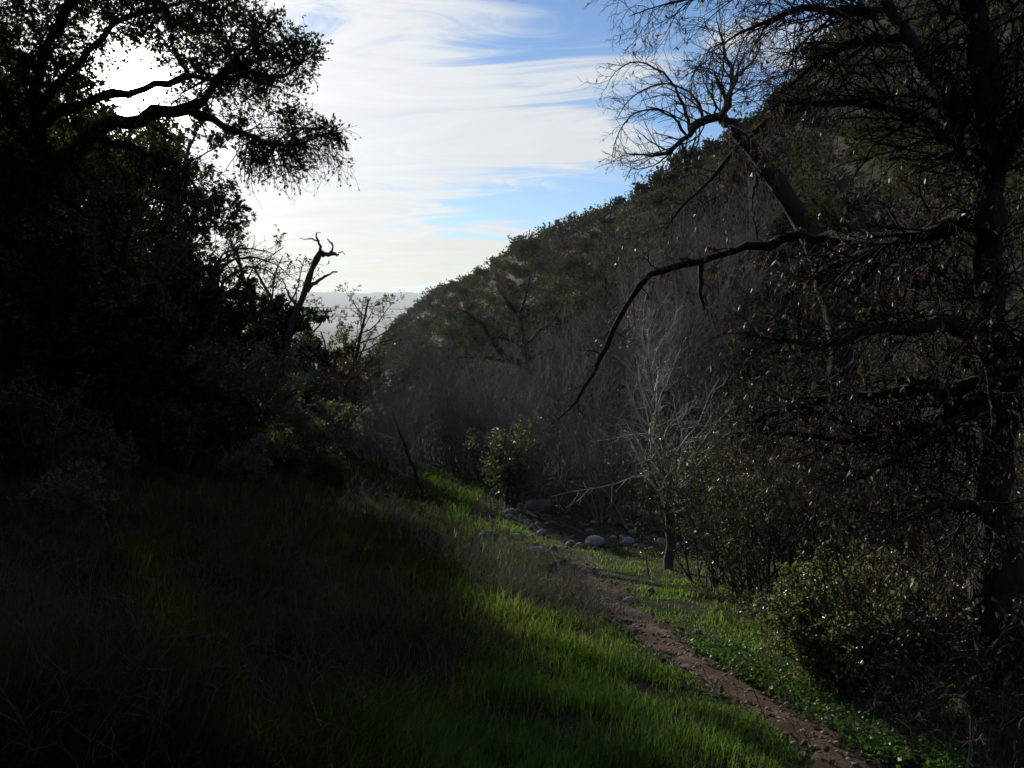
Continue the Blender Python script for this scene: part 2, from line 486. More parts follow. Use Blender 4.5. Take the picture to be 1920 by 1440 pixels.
def h0(x, y):
    x = np.asarray(x, float); y = np.asarray(y, float)
    s, t = st(x, y)
    w = 1.2 + 0.06 * np.abs(t)
    z0 = smooth_interp(t, ZT, ZZ, w)
    sp = np.interp(t, [-20, 0, 20, 32, 60, 150, 250, 400], [0.5, 1.7, 5.2, 4.2, 4.0, 2.0, -5.0, -12.0])
    d = s - sp
    # left bank
    dl = np.maximum(-d, 0)
    dl = np.sqrt(dl * dl + 0.3) - 0.5477
    left = 0.26 * dl + 0.0042 * np.minimum(dl, 60) ** 2 + 0.25 * np.maximum(dl - 60, 0) * 0
    left = left * np.interp(t, [110, 240, 420], [1, 0.45, 0.2])
    # right: dip to the creek, then the steep hillside
    dc = np.interp(t, [-20, 0, 10, 18, 30, 300], [6, 5.0, 4.2, 2.5, 2.0, 2.0])
    dr = np.maximum(d, 0)
    dip = -0.13 * np.minimum(dr, dc)
    sc = sp + dc
    sr = smooth_interp(t, RT, RS, w); H = smooth_interp(t, RT, RH, w)
    e = np.maximum(s - sc, 0) / np.maximum(sr - sc, 1.0)
    f = np.where(e < 1, e * (0.62 + 0.38 * e), 1 + 0.12 * (1 - np.exp(-(e - 1) * 2)) - 0.10 * np.maximum(e - 1.3, 0))
    f = np.maximum(f, -0.2)
    fade = np.interp(t, [400, 520], [1, 0])
    zb = z0 + dip
    hill = np.maximum(H - zb, 0) * f * fade
    z = zb + left + hill
    amp = np.clip(e, 0, 1.0) * fade
    z = z + amp * (3.0 * fbm(t / 26.0, s / 60.0, 3, 3) + 1.2 * fbm(x / 7.0, y / 7.0, 9, 3))
    al = np.clip((dl - 4) / 14, 0, 1)
    z = z + al * (0.9 * fbm(x / 9.0, y / 9.0, 5, 3))
    z = z + 0.10 * fbm(x / 2.2, y / 2.2, 21, 3) + 0.03 * fbm(x / 0.5, y / 0.5, 25, 2)
    # far plain and mountains
    r = np.hypot(x, y)
    az = np.degrees(np.arctan2(x, y))
    mt = np.clip((r - 7200) / 1800, 0, 1); mt = mt * mt * (3 - 2 * mt)
    ridge = 372 + 50 * fbm(az / 2.4, r * 0 + 3.3, 31, 5) + 22 * fbm(az / 0.7, r * 0 + 1.3, 35, 3)
    back = np.clip((12500 - r) / 2500, 0.55, 1)
    z = z * (1 - mt) + mt * (-110 + ridge * back)
    return z

def hit(u, v, fn, tmax=400):
    d = ray(u, v)
    ts = np.concatenate([np.arange(0.5, 40, 0.02), np.arange(40, tmax, 0.1)])
    p = d[None, :] * ts[:, None]
    g = p[:, 2] - fn(p[:, 0], p[:, 1])
    i = np.argmax(g < 0)
    return p[i] if g[i] < 0 else p[-1]

PATH_PX = [(1660, 1480), (1614, 1440), (1512, 1367), (1439, 1320), (1373, 1283), (1286, 1223), (1221, 1174), (1148, 1126), (1112, 1079), (1088, 1053), (1070, 1040)]
PP = np.array([hit(u, v, h0) for u, v in PATH_PX])
PY = np.concatenate([[-6, 0.5], PP[:, 1]]); PX = np.concatenate([[PP[0, 0] - 0.3, PP[0, 0] + 0.05], PP[:, 0]])

def path_x(y):
    y = np.asarray(y, float)
    return (np.interp(y - 0.5, PY, PX) + 2 * np.interp(y, PY, PX) + np.interp(y + 0.5, PY, PX)) / 4 + 0.05 * fbm(y * 0.9, y * 0 + 4.4, 41, 2)

def path_hw(y):
    return 0.25 + 0.10 * fbm(np.asarray(y) * 1.1, np.asarray(y) * 0 + 9.1, 43, 2) + np.clip((np.asarray(y) - 15) * 0.06, 0, 0.5)

Y_END = PY[-1]

def h(x, y):
    x = np.asarray(x, float); y = np.asarray(y, float)
    z = h0(x, y)
    m = ((y > -6) & (y < Y_END + 0.6))
    dx = (x - path_x(y)) / 0.38
    return z - np.where(m, 0.07 * np.exp(-dx * dx), 0)

def ground_at(u, v):
    return hit(u, v, h)

def on_ground(x, y, dz=0.0):
    return np.array([x, y, float(h(np.array([x]), np.array([y]))[0]) + dz])

def build_ground():
    rs = [0.3]
    while rs[-1] < 26: rs.append(rs[-1] * 1.025 + 0.002)
    while rs[-1] < 12500: rs.append(rs[-1] * (1.035 if rs[-1] < 500 else 1.07))
    rs = np.array(rs)
    th = np.concatenate([np.radians(np.arange(-42, 42, 0.5)), np.radians(np.arange(42, 318, 4.0))])
    Rg, Tg = np.meshgrid(rs, th, indexing='ij')
    X = Rg * np.sin(Tg); Y = Rg * np.cos(Tg)
    Z = h(X, Y)
    nr, nth = X.shape
    V = np.stack([X, Y, Z], -1).reshape(-1, 3)
    i = np.arange(nr - 1)[:, None] * nth; j = np.arange(nth)[None, :]; j2 = (j + 1) % nth
    Q = np.stack(np.broadcast_arrays(i + j, i + nth + j, i + nth + j2, i + j2), -1).reshape(-1, 4)[:, ::-1]
    V = np.concatenate([V, [[0, 0, float(h(np.zeros(1), np.zeros(1))[0])]]])
    c = len(V) - 1
    T = np.stack([np.full(nth, c), np.arange(nth), (np.arange(nth) + 1) % nth], -1)[:, ::-1]
    me = mesh_from('ground', V, [Q, T], smooth=True)
    me.materials.append(M['ground'])
    tag(link(bpy.data.objects.new('ground', me)), 'dark soil of the canyon floor and steep brushy hillsides', kind='structure')

    # path: a trodden strip just above the soil
    ys = np.arange(-5.0, Y_END, 0.06)
    cx = path_x(ys); hw = path_hw(ys)
    k = np.linspace(-1, 1, 11)
    wob = 0.12 * fbm(ys * 3, ys * 0, 51, 3), 0.12 * fbm(ys * 3, ys * 0 + 5, 52, 3)
    Xp = cx[:, None] + hw[:, None] * k[None, :] + np.where(k < 0, wob[0][:, None] * np.abs(k), wob[1][:, None] * np.abs(k)) * 2
    Yp = np.repeat(ys[:, None], len(k), 1)
    Zp = h(Xp, Yp) + 0.028 - 0.05 * np.abs(k)[None, :] ** 6 + 0.022 * fbm(Xp * 7, Yp * 7, 55, 4)
    V = np.stack([Xp, Yp, Zp], -1).reshape(-1, 3)
    m = len(k)
    i = np.arange(len(ys) - 1)[:, None] * m; j = np.arange(m - 1)[None, :]
    Q = np.stack(np.broadcast_arrays(i + j, i + j + 1, i + m + j + 1, i + m + j), -1).reshape(-1, 4)
    me = mesh_from('path', V, [Q], smooth=True); me.materials.append(M['path'])
    tag(link(bpy.data.objects.new('path', me)), 'narrow brown dirt footpath winding down to the creek', kind='structure')
build_ground()

# haze: the air of the valley
def build_haze():
    m, t = mat_new('haze')
    pv = N(t, 'ShaderNodeVolumePrincipled')
    pv.inputs['Color'].default_value = (0.84, 0.93, 1.0, 1)
    pv.inputs['Density'].default_value = HAZE
    pv.inputs['Anisotropy'].default_value = 0.3
    o = N(t, 'ShaderNodeOutputMaterial'); t.links.new(pv.outputs[0], o.inputs['Volume'])
    a = 13200
    V = [(x, y, z) for x in (-a, a) for y in (-a, a) for z in (-125, 345)]
    Q = np.array([[0, 1, 3, 2], [4, 6, 7, 5], [0, 4, 5, 1], [2, 3, 7, 6], [0, 2, 6, 4], [1, 5, 7, 3]])
    me = mesh_from('haze', V, [Q]); me.materials.append(m)
    tag(link(bpy.data.objects.new('haze', me)), 'thin pale air haze filling the valley', kind='stuff')
HAZE = 1.2e-4
build_haze()

# ------------------------------------------------------------------ leaves, branches: generic builders (local coordinates, base at origin)
def leafy_tree_parts(seed, H, r0, stems=2, spread=0.35, c=(9, 7, 5), leaf=(0.09, 0.05), per=20, wmat='bark', lmat='tree_leaf', trop=0.05, lfs=(0.55, 0.45, 0.5), droop=0.0, t0=0.25, trunkK=9):
    rng = np.random.default_rng(seed)
    d = np.stack([spread * rng.standard_normal(stems), spread * rng.standard_normal(stems), np.ones(stems)], -1)
    P0, R0 = grow(rng, 0.1 * r0 * rng.standard_normal((stems, 3)) * [1, 1, 0] - [0, 0, 0.3], d, H * (0.75 + 0.15 * rng.random(stems)), np.full(stems, r0), trunkK, 0.12, (0, 0, 0.05), 0.3)
    P1, R1 = children(rng, P0, R0, c[0], lfs[0], 55, 14, t0, 1.0, 7, 0.2, (0, 0, trop), 0.55, 0.3)
    P2, R2 = children(rng, P1, R1, c[1], lfs[1], 48, 14, 0.25, 1.0, 5, 0.25, (0, 0, trop - droop), 0.55, 0.35, 0.004)
    P3, R3 = children(rng, P2, R2, c[2], lfs[2], 45, 15, 0.2, 1.0, 4, 0.3, (0, 0, -droop), 0.6, 0.4, 0.003)
    gt = Geo(); tubes(gt, P0, R0, 8, 0.05, rng)
    gb = Geo(); tubes(gb, P1, R1, 5); tubes(gb, P2, R2, 3); tubes(gb, P3, R3, 3)
    gl = Geo()
    b, t = along(rng, P3, per)
    leaves(gl, rng, b, t + 0.9 * rng.standard_normal(b.shape), leaf[0], leaf[1])
    return [('trunk', gt.mesh('trunk', M[wmat], smooth=True)), ('branches', gb.mesh('branches', M[wmat])), ('crown', gl.mesh('crown', M[lmat]))]

def shrub_parts(seed, H, W, stems=14, c=(6, 4), per=8, leaf=(0.12, 0.07), lmat='chap_leaf', wmat='twig'):
    rng = np.random.default_rng(seed)
    a = rng.random(stems) * 2 * math.pi; sp = np.sqrt(rng.random(stems)) * W / H * 0.6
    d = np.stack([np.cos(a) * sp, np.sin(a) * sp, np.ones(stems)], -1)
    base = np.stack([np.cos(a) * 0.1 * W * rng.random(stems), np.sin(a) * 0.1 * W * rng.random(stems), np.full(stems, -0.15)], -1)
    ln = H * (0.6 + 0.4 * rng.random(stems)) * np.sqrt(1 + 0.5 * sp * sp)
    P0, R0 = grow(rng, base, d, ln, np.full(stems, 0.018 * H), 6, 0.16, (0, 0, 0.03), 0.3)
    P1, R1 = children(rng, P0, R0, c[0], 0.45, 45, 14, 0.25, 1, 4, 0.25, (0, 0, 0.06), 0.6, 0.4, 0.006)
    P2, R2 = children(rng, P1, R1, c[1], 0.6, 45, 14, 0.2, 1, 3, 0.25, (0, 0, 0.05), 0.6, 0.5, 0.005)
    gs = Geo(); tubes(gs, P0, R0, 4); tubes(gs, P1, R1, 3); tubes(gs, P2, R2, 3)
    out = [('stems', gs.mesh('stems', M[wmat]))]
    if per:
        gl = Geo(); b, t = along(rng, P2, per, 0.0)
        leaves(gl, rng, b, t + 0.9 * rng.standard_normal(b.shape), leaf[0], leaf[1])
        out.append(('foliage', gl.mesh('foliage', M[lmat])))
    return out

def willow_parts(seed, H, stems=14, W=0.32, c=(9, 8), rt=0.005, wmat='twig_grey', per=0, lmat='olive_leaf', up=0.10, leaf=(0.08, 0.02), rs=1.0):
    """leafless thicket: many upright stems with fine upright twigs"""
    rng = np.random.default_rng(seed)
    d = np.stack([W * rng.standard_normal(stems), W * rng.standard_normal(stems), np.ones(stems)], -1)
    base = np.concatenate([0.35 * rng.standard_normal((stems, 2)), np.full((stems, 1), -0.2)], 1)
    P0, R0 = grow(rng, base, d, H * (0.65 + 0.4 * rng.random(stems)), rs * (0.016 + 0.02 * rng.random(stems)), 7, 0.13, (0, 0, 0.03), 0.25)
    P1, R1 = children(rng, P0, R0, c[0], 0.42, 38, 15, 0.2, 1, 5, 0.2, (0, 0, up * 0.7), 0.5, 0.4, rt * 1.3)
    P2, R2 = children(rng, P1, R1, c[1], 0.5, 36, 15, 0.15, 1, 4, 0.22, (0, 0, up * 0.6), 0.6, 0.5, rt)
    gs = Geo(); tubes(gs, P0, R0, 5)
    gt = Geo(); tubes(gt, P1, R1, 3); tubes(gt, P2, R2, 3)
    out = [('stems', gs.mesh('stems', M[wmat])), ('twigs', gt.mesh('twigs', M[wmat]))]
    if per:
        gl = Geo(); b, t = along(rng, P2, per, 0.0)
        leaves(gl, rng, b, t + 0.8 * rng.standard_normal(b.shape), leaf[0], leaf[1])
        out.append(('foliage', gl.mesh('foliage', M[lmat])))
    return out

def place(parts, name, label, cat, loc, group=None, rz=0.0, sc=1.0):
    o = thing(name, label, cat, loc, group, rz, sc)
    for n, me in parts:
        part(n, me, o)
    return o

rng = np.random.default_rng(11)

JIT = np.random.default_rng(77)

def px_line(pts, d):
    """pixels with a depth (one number or a list, or a third value per point) -> world points"""
    out = []
    for i, p in enumerate(pts):
        dd = p[2] if len(p) > 2 else (d[i] if isinstance(d, (list, tuple)) else d)
        out.append(at(p[0], p[1], dd))
    return np.array(out)

def limb_arrays(pts, r, K=16):
    """r: list of radii along the points"""
    P = resample(pts, K)
    R = np.interp(np.linspace(0, 1, K), np.linspace(0, 1, len(r)), r)
    if K > 7:
        j = JIT.standard_normal((K, 3)); j[0] = 0
        P = P + np.minimum(0.55 * R, 0.022)[:, None] * j
        R = R * (1 + 0.10 * JIT.standard_normal(K))
        R[1:-1] = np.where(JIT.random(K - 2) < 0.12, R[1:-1] * 1.22, R[1:-1])      # knots
    return P[None], R[None]

# ------------------------------------------------------------------ the big oak on the left
def big_oak():
    rng = np.random.default_rng(101)
    SHADE_CLUMPS = []
    base = on_ground(-7.6, 8.6, -0.2)
    tree = thing('oak_tree', 'big live oak leaning in from the upper left corner with the sun behind it', 'tree', base)
    def limb(name, pts, r, K=16, m=8):
        P, R = limb_arrays(pts, r, K)
        g = Geo(); tubes(g, P, R, m, 0.06, rng)
        part(name, g.mesh(name, M['bark'], base, True), tree)
        return P, R
    tr = [base, base + [0.3, 0.1, 1.2], base + [0.7, 0.3, 2.3], at(91, 330, 9.3)]
    limb('trunk', tr, [0.30, 0.25, 0.19, 0.14])
    LP = []
    LP.append(limb('limb', px_line([(60, 352), (91, 321), (153, 270), (182, 240), (237, 230), (303, 211), (368, 200), (397, 172), (425, 130), (455, 95), (500, 60)], [9.2, 9.3, 9.5, 9.6, 9.7, 9.8, 9.9, 10, 10.2, 10.4, 10.6]), [0.14, 0.13, 0.11, 0.095, 0.085, 0.07, 0.055, 0.048, 0.036, 0.024, 0.01], 22))
    LP.append(limb('limb', px_line([(360, 205), (412, 233), (445, 252), (485, 255), (510, 273), (558, 270), (618, 250)], 9.9), [0.05, 0.045, 0.038, 0.03, 0.024, 0.018, 0.006], 14, 6))
    LP.append(limb('limb', px_line([(60, 245), (120, 205), (200, 182), (262, 175), (292, 160), (328, 146), (365, 142), (420, 150), (480, 130)], [8.9, 8.9, 9.0, 9.1, 9.2, 9.4, 9.6, 9.8, 10]), [0.065, 0.055, 0.05, 0.045, 0.04, 0.034, 0.03, 0.02, 0.008], 18, 6))
    LP.append(limb('limb', px_line([(170, 258), (226, 270), (255, 288), (290, 288), (330, 305), (352, 330), (372, 362)], 9.5), [0.06, 0.05, 0.042, 0.034, 0.024, 0.016, 0.006], 14, 6))
    LP.append(limb('limb', px_line([(91, 325), (70, 240), (60, 150), (90, 60), (150, -20), (240, -90)], [9.3, 9.0, 8.7, 8.4, 8.2, 8]), [0.09, 0.07, 0.055, 0.042, 0.03, 0.012], 16))
    LP.append(limb('limb', px_line([(80, 330), (20, 200), (-40, 90), (-120, 0)], [9.2, 8.6, 8.2, 7.8]), [0.08, 0.06, 0.045, 0.02], 12))
    LP.append(limb('limb', px_line([(75, 200), (140, 130), (190, 60), (260, 20), (340, 10), (420, -30)], [8.9, 8.9, 9, 9.2, 9.4, 9.8]), [0.05, 0.04, 0.032, 0.026, 0.02, 0.008], 14, 6))
    LP.append(limb('limb', px_line([(440, 120), (470, 140), (520, 150), (570, 115), (600, 95)], 10.3), [0.035, 0.03, 0.022, 0.014, 0.006], 10, 5))
    LP.append(limb('limb', px_line([(91, 335), (40, 330), (-30, 300), (-110, 310)], [9.3, 8.9, 8.4, 8]), [0.12, 0.09, 0.06, 0.03], 10, 6))
    LP.append(limb('limb', px_line([(120, 300), (110, 360), (150, 400), (200, 410)], [9.3, 8.9, 8.7, 8.6]), [0.07, 0.05, 0.03, 0.012], 10, 5))
    # clumps of leaves hang on side branches of these limbs: branch centres given as (u, v, depth, radius in px)
    clumps = [(340, 60, 9.6, 70), (410, 60, 10.2, 75), (480, 95, 10.4, 80), (540, 110, 10.5, 62), (545, 70, 10.4, 45), (590, 95, 10.6, 24), (430, 140, 10.2, 65), (500, 165, 10.3, 55),
              (380, 110, 9.9, 48), (330, 105, 9.5, 34), (470, 40, 10.4, 55), (380, 20, 9.9, 60),
              (560, 245, 10, 40), (600, 255, 10, 34), (520, 265, 9.9, 40), (560, 290, 9.9, 34), (470, 275, 9.8, 36), (440, 232, 9.9, 32), (625, 250, 10, 18), (500, 300, 9.8, 40), (540, 215, 10, 22),
              (100, 40, 8.6, 90), (200, 20, 8.9, 90), (290, 25, 9.2, 70), (30, 100, 8.4, 90), (120, 130, 8.7, 75), (40, 200, 8.8, 80), (110, 210, 9.0, 65), (165, 150, 9, 50), (180, 90, 9, 50),
              (10, 300, 8.8, 90), (80, 280, 9.1, 60), (150, 330, 9.3, 55), (60, 380, 9, 70), (200, 300, 9.4, 45), (240, 320, 9.4, 40), (290, 320, 9.5, 40), (150, 220, 9.2, 40), (195, 195, 9.2, 26), (330, 330, 9.5, 30),
              (250, 265, 9.6, 26), (310, 250, 9.7, 26), (350, 170, 9.6, 22), (-40, 20, 8.2, 100), (-60, 180, 8.4, 100), (-60, 330, 8.5, 100), (230, -40, 9, 90), (380, -50, 9.9, 80), (60, -60, 8.4, 100)]
    over = np.random.default_rng(102)
    lead = LP[4][0][0][-1]
    for _ in range(130):                       # unseen leaf clumps added overhead to block sky light on the left grass
        q = lead + over.standard_normal(3) * [2.6, 3.0, 0.8] + [0.2, -4.5, 1.0]
        if q[1] > 0.5 and q[0] / q[1] > -0.80 and q[2] / q[1] < 0.62: continue
        if q[2] < 1.6: continue
        SHADE_CLUMPS.append(q)
    for _ in range(70):  # more unseen clumps added left of the camera, darkening the slope
        q = np.array([-9.5, 1.5, 3.0]) + over.standard_normal(3) * [2.2, 3.6, 1.3]
        if (q[1] > 0.5 and q[0] / q[1] > -0.80) or q[2] < 0.6 or q[0] > -4: continue
        SHADE_CLUMPS.append(q)
    limbpts = np.concatenate([p[0] for p, r in LP]); limbrad = np.concatenate([r[0] for p, r in LP])
    gb, gl = Geo(), Geo()
    for (u, v, d, rp) in clumps + [(q, 0, 0, 0) for q in SHADE_CLUMPS]:
        if rp: c = at(u, v, d); rad = 1.12 * rp / F * d
        else: c = u; rad = 0.75
        dist = np.linalg.norm(limbpts - c, axis=1)
        i = np.argsort(dist)[:6]
        src = limbpts[i[rng.integers(0, 3)]]
        if not rp: src = lead + [-0.5, -0.5, 0.4] + 0.5 * (c - lead) * rng.random()
        P, R = limb_arrays([src, src * 0.6 + c * 0.4 + 0.1 * rad * rng.standard_normal(3), c], [0.022, 0.015, 0.008], 7)
        tubes(gb, P, R, 5)
        nb = max(8, int(23 * (rad / 0.45) ** 2)) if rp else 30
        off = rng.standard_normal((nb, 3)); off = norm(off) * (rng.random((nb, 1)) ** 0.4) * rad * [1.1, 0.9, 1.0]
        tipp = c + off
        w = rng.random((nb, 1)) * 0.7 + 0.15
        src2 = src * (1 - w) + c * w
        mid = 0.5 * (src2 + tipp) + 0.12 * rad * rng.standard_normal((nb, 3))
        tt = np.linspace(0, 1, 5)[None, :, None]
        P1 = (1 - tt) ** 2 * src2[:, None] + 2 * tt * (1 - tt) * mid[:, None] + tt ** 2 * tipp[:, None]
        R1 = np.repeat(np.linspace(0.007, 0.003, 5)[None], nb, 0)
        tubes(gb, P1, R1, 3)
        P2, R2 = children(rng, P1, R1, 6, 0.5, 50, 15, 0.35, 1, 3, 0.3, (0, 0, -0.04), 0.6, 0.5, 0.0025, 0.3, lens_abs=0.24)
        if rp: tubes(gb, P2, R2, 3)
        b, t = along(rng, P2, 6 if rp else 3, 0.1)
        leaves(gl, rng, b, t + 0.9 * rng.standard_normal(b.shape), 0.046 if rp else 0.11, 0.029 if rp else 0.075)
    # drooping bare twigs under the outer limbs
    dr = [LP[1], LP[3], LP[0]]
    for (P, R), n in zip(dr, (110, 60, 70)):
        Pd, Rd = children(rng, P, R, n, 1, 70, 20, 0.35, 1, 6, 0.16, (0.02, 0, -0.22), 0.3, 0.4, 0.0035, 0.2, lens_abs=0.62)
        Rd = np.minimum(Rd, 0.007)
        tubes(gb, Pd, Rd, 3)
        Pe, Re = children(rng, Pd, Rd, 6, 1, 35, 12, 0.2, 1, 3, 0.2, (0, 0, -0.12), 0.6, 0.5, 0.0026, 0.3, lens_abs=0.26)
        tubes(gb, Pe, Re, 3)
        b, t = along(rng, Pe, 1, 0.3)
        leaves(gl, rng, b, t + 0.6 * rng.standard_normal(b.shape), 0.045, 0.026)
    part('twigs', gb.mesh('twigs', M['bark'], base), tree)
    part('crown', gl.mesh('crown', M['oak_leaf'], base), tree)
big_oak()

# ------------------------------------------------------------------ trees and bushes of the left bank
def left_bank():
    # (u at base, depth, height, seed, kind)
    A = leafy_tree_parts(201, 6.5, 0.16, 4, 0.30, (12, 9, 5), (0.11, 0.065), 20, t0=0.08)
    B = leafy_tree_parts(202, 6.0, 0.14, 4, 0.34, (12, 9, 5), (0.11, 0.065), 20, droop=0.03, t0=0.08)
    C = leafy_tree_parts(203, 5.0, 0.12, 5, 0.42, (11, 9, 5), (0.11, 0.065), 20, t0=0.05)
    FA = leafy_tree_parts(204, 14.0, 0.28, 5, 0.30, (12, 9, 5), (0.17, 0.10), 12, t0=0.1, lfs=(0.42, 0.45, 0.5), lmat='oak_leaf')
    g = 'dark evergreen trees of the left bank'
    spots = [
        (A, -9.2, 13.0, 0.95, 0.3, 'dense dark evergreen tree at the left edge, below the big oak'),
        (C, -7.4, 12.8, 0.80, 1.2, 'low spreading dark tree nearest on the left bank, foliage down to the grass'),
        (B, -10.6, 17.5, 1.05, 2.2, 'dark round-crowned tree second from the left edge, behind the low spreading one'),
        (A, -10.4, 22.5, 0.84, 4.0, 'dark tree in the middle of the left bank, under the tip of the oak limb'),
        (C, -8.8, 20.8, 0.90, 5.1, 'squat dark tree rising behind the big grey-green bush'),
        (B, -12.4, 27.6, 1.0, 0.9, 'dark tree behind the squat one, left of the arching bare branches'),
        (C, -14.5, 20.0, 1.2, 2.9, 'tall dark tree far up the left bank behind the others'),
        (A, -16.0, 27.0, 1.15, 3.3, 'dark tree high on the left bank, mostly hidden by the oak'),
        (C, -10.2, 25.0, 0.85, 2.0, 'dark tree filling the gap behind the big grey-green bush'),
        (C, -8.3, 15.8, 0.75, 0.4, 'short dark tree between the low spreading one and the grey-green bush'),
        (FA, -19.9, 38.0, 1.0, 1.4, 'tall far tree with a lit fringe, seen just below the hanging oak twigs'),
        (FA, -22.6, 41.5, 1.08, 2.9, 'tall far tree behind the slender forked one, seen below the oak limb'),
        (FA, -22.4, 36.5, 1.0, 4.4, 'tall far tree seen low through the oak foliage'),
    ]
    for parts, x, y, s, rz, lab in spots:
        place(parts, 'evergreen_tree', lab, 'tree', on_ground(x, y), g, rz, s)
    # slender tree whose forked stem shows against the light
    rngl = np.random.default_rng(230)
    base = on_ground(-8.3, 16.2, -0.2)
    t = thing('slender_tree', 'slender forked tree with a light fringe of leaves, below the oak limb', 'tree', base)
    P, R = limb_arrays([base, at(228, 560, 16.2), at(233, 437, 16), at(248, 401, 16), at(284, 365, 16), at(310, 339, 16), at(335, 322, 16)], [0.17, 0.14, 0.12, 0.10, 0.07, 0.04, 0.012], 18)
    g1 = Geo(); tubes(g1, P, R, 8, 0.05, rngl); part('trunk', g1.mesh('trunk', M['bark'], base, True), t)
    P2, R2 = limb_arrays([at(248, 401, 16), at(262, 360, 15.9), at(268, 325, 15.8), at(272, 290, 15.7)], [0.06, 0.05, 0.03, 0.012], 10)
    P3, R3 = limb_arrays([at(284, 368, 16), at(330, 372, 16.2), at(375, 392, 16.4), at(415, 410, 16.6)], [0.05, 0.04, 0.025, 0.01], 10)
    P4, R4 = limb_arrays([at(233, 440, 16), at(205, 380, 15.8), at(180, 330, 15.6)], [0.07, 0.05, 0.015], 10)
    gb, gl = Geo(), Geo()
    for Pq, Rq in ((P2, R2), (P3, R3), (P4, R4)):
        gg = Geo(); tubes(gg, Pq, Rq, 6, 0.04, rngl); part('limb', gg.mesh('limb', M['bark'], base, True), t)
    for (Pq, Rq), n in (((P, R), 16), ((P2, R2), 9), ((P3, R3), 14), ((P4, R4), 8)):
        Pa, Ra = children(rngl, Pq, Rq, n, 1, 55, 15, 0.4, 1, 6, 0.2, (0.02, 0, 0.0), 0.4, 0.3, 0.006, 0.3, lens_abs=1.0)
        Pb, Rb = children(rngl, Pa, Ra, 8, 0.45, 45, 15, 0.25, 1, 4, 0.3, (0, 0, -0.05), 0.5, 0.4, 0.004)
        Pc, Rc = children(rngl, Pb, Rb, 5, 0.6, 45, 15, 0.2, 1, 3, 0.3, (0, 0, -0.05), 0.6, 0.5, 0.003)
        for q in ((Pa, Ra), (Pb, Rb), (Pc, Rc)): tubes(gb, q[0], q[1], 3)
        b, tt = along(rngl, Pc, 7)
        leaves(gl, rngl, b, tt + 0.9 * rngl.standard_normal(b.shape), 0.06, 0.036)
    part('twigs', gb.mesh('twigs', M['bark'], base), t); part('crown', gl.mesh('crown', M['oak_leaf'], base), t)

    # grey-green bush at the edge of the grass
    place(shrub_parts(240, 3.0, 4.0, 26, (9, 7), 12, (0.10, 0.028), 'sage_leaf'), 'grey_green_bush', 'big grey-green bush where the shaded grass slope ends', 'bush', on_ground(-7.15, 19.0))
    place(shrub_parts(241, 2.0, 2.4, 18, (8, 6), 10, (0.10, 0.03), 'sage_leaf'), 'grey_green_bush', 'smaller grey-green bush beside the big one, nearer the creek', 'bush', on_ground(-5.4, 21.2))
    place(shrub_parts(242, 2.4, 3.4, 18, (8, 6), 10, (0.10, 0.05), 'tree_leaf'), 'dark_bush', 'low dark bush in front of the left bank trees', 'bush', on_ground(-7.0, 15.6))
    SB = [shrub_parts(245, 1.1, 1.7, 16, (7, 6), 8, (0.06, 0.026), 'tree_leaf'), shrub_parts(246, 0.9, 1.3, 16, (7, 6), 5, (0.05, 0.02), 'sage_leaf')]
    for k, (u, v, sc, lab) in enumerate(((40, 905, 1.1, 'low dark scrub at the left edge where the grass meets the trees'), (190, 890, 0.9, 'low dark scrub in the grass below the low spreading tree'), (320, 880, 1.2, 'low dark scrub in the grass below the squat tree'),
                                       (450, 905, 1.0, 'low grey scrub on the shaded slope below the big grey-green bush'), (545, 900, 0.8, 'low grey scrub at the edge of the sunlit bank'), (110, 985, 0.7, 'small scrub alone on the shaded slope near the left edge'), (610, 905, 0.8, 'low dry scrub at the top of the sunlit bank'))):
        place(SB[k % 2], 'low_scrub', lab, 'bush', ground_at(u, v), None, rngl.random() * 6, sc)
    # arching bare branches
    base = on_ground(-10.8, 27.5, -0.1)
    t = thing('arching_tree', 'leafless tree with branches arching over against the bright sky', 'tree', base)
    gt, gb = Geo(), Geo()
    lines = [[(405, 560), (410, 505), (440, 485), (480, 482), (520, 495), (545, 520)], [(405, 560), (400, 500), (420, 474), (455, 464), (490, 468), (515, 478)],
             [(405, 560), (425, 520), (460, 500), (500, 505), (530, 530)], [(405, 560), (400, 520), (412, 490), (440, 472), (470, 474)], [(405, 560), (390, 510), (395, 480), (410, 462)]]
    root = at(405, 562, 27.5)
    P, R = limb_arrays([base, 0.5 * (base + root) + [0.15, 0, 0], root], [0.14, 0.12, 0.09], 8)
    tubes(gt, P, R, 8, 0.05, rngl); part('trunk', gt.mesh('trunk', M['bark'], base, True), t)
    for k, ln in enumerate(lines):
        P, R = limb_arrays(px_line(ln, 27.5 + 0.3 * k), [0.07, 0.05, 0.04, 0.028, 0.01], 14)
        g3 = Geo(); tubes(g3, P, R, 5); part('limb', g3.mesh('limb', M['bark'], base, True), t)
        Pa, Ra = children(rngl, P, R, 14, 1, 40, 15, 0.3, 1, 6, 0.15, (0.06, 0, -0.05), 0.4, 0.3, 0.008, 0.3, lens_abs=1.1)
        Pb, Rb = children(rngl, Pa, Ra, 5, 0.5, 35, 12, 0.2, 1, 4, 0.2, (0.03, 0, -0.08), 0.6, 0.5, 0.006)
        tubes(gb, Pa, Ra, 3); tubes(gb, Pb, Rb, 3)
    part('twigs', gb.mesh('twigs', M['bark'], base), t)

    # the snag
    base = on_ground(-10.3, 35.0, -0.2)
    t = thing('dead_snag', 'dead crooked snag standing against the sky at the canyon mouth', 'tree', base)
    D = 35.0
    P, R = limb_arrays([base, at(535, 690, D), at(543, 613, D), at(569, 555, D), at(580, 515, D), at(591, 489, D), at(602, 470, D)], [0.24, 0.22, 0.20, 0.17, 0.15, 0.13, 0.11], 20)
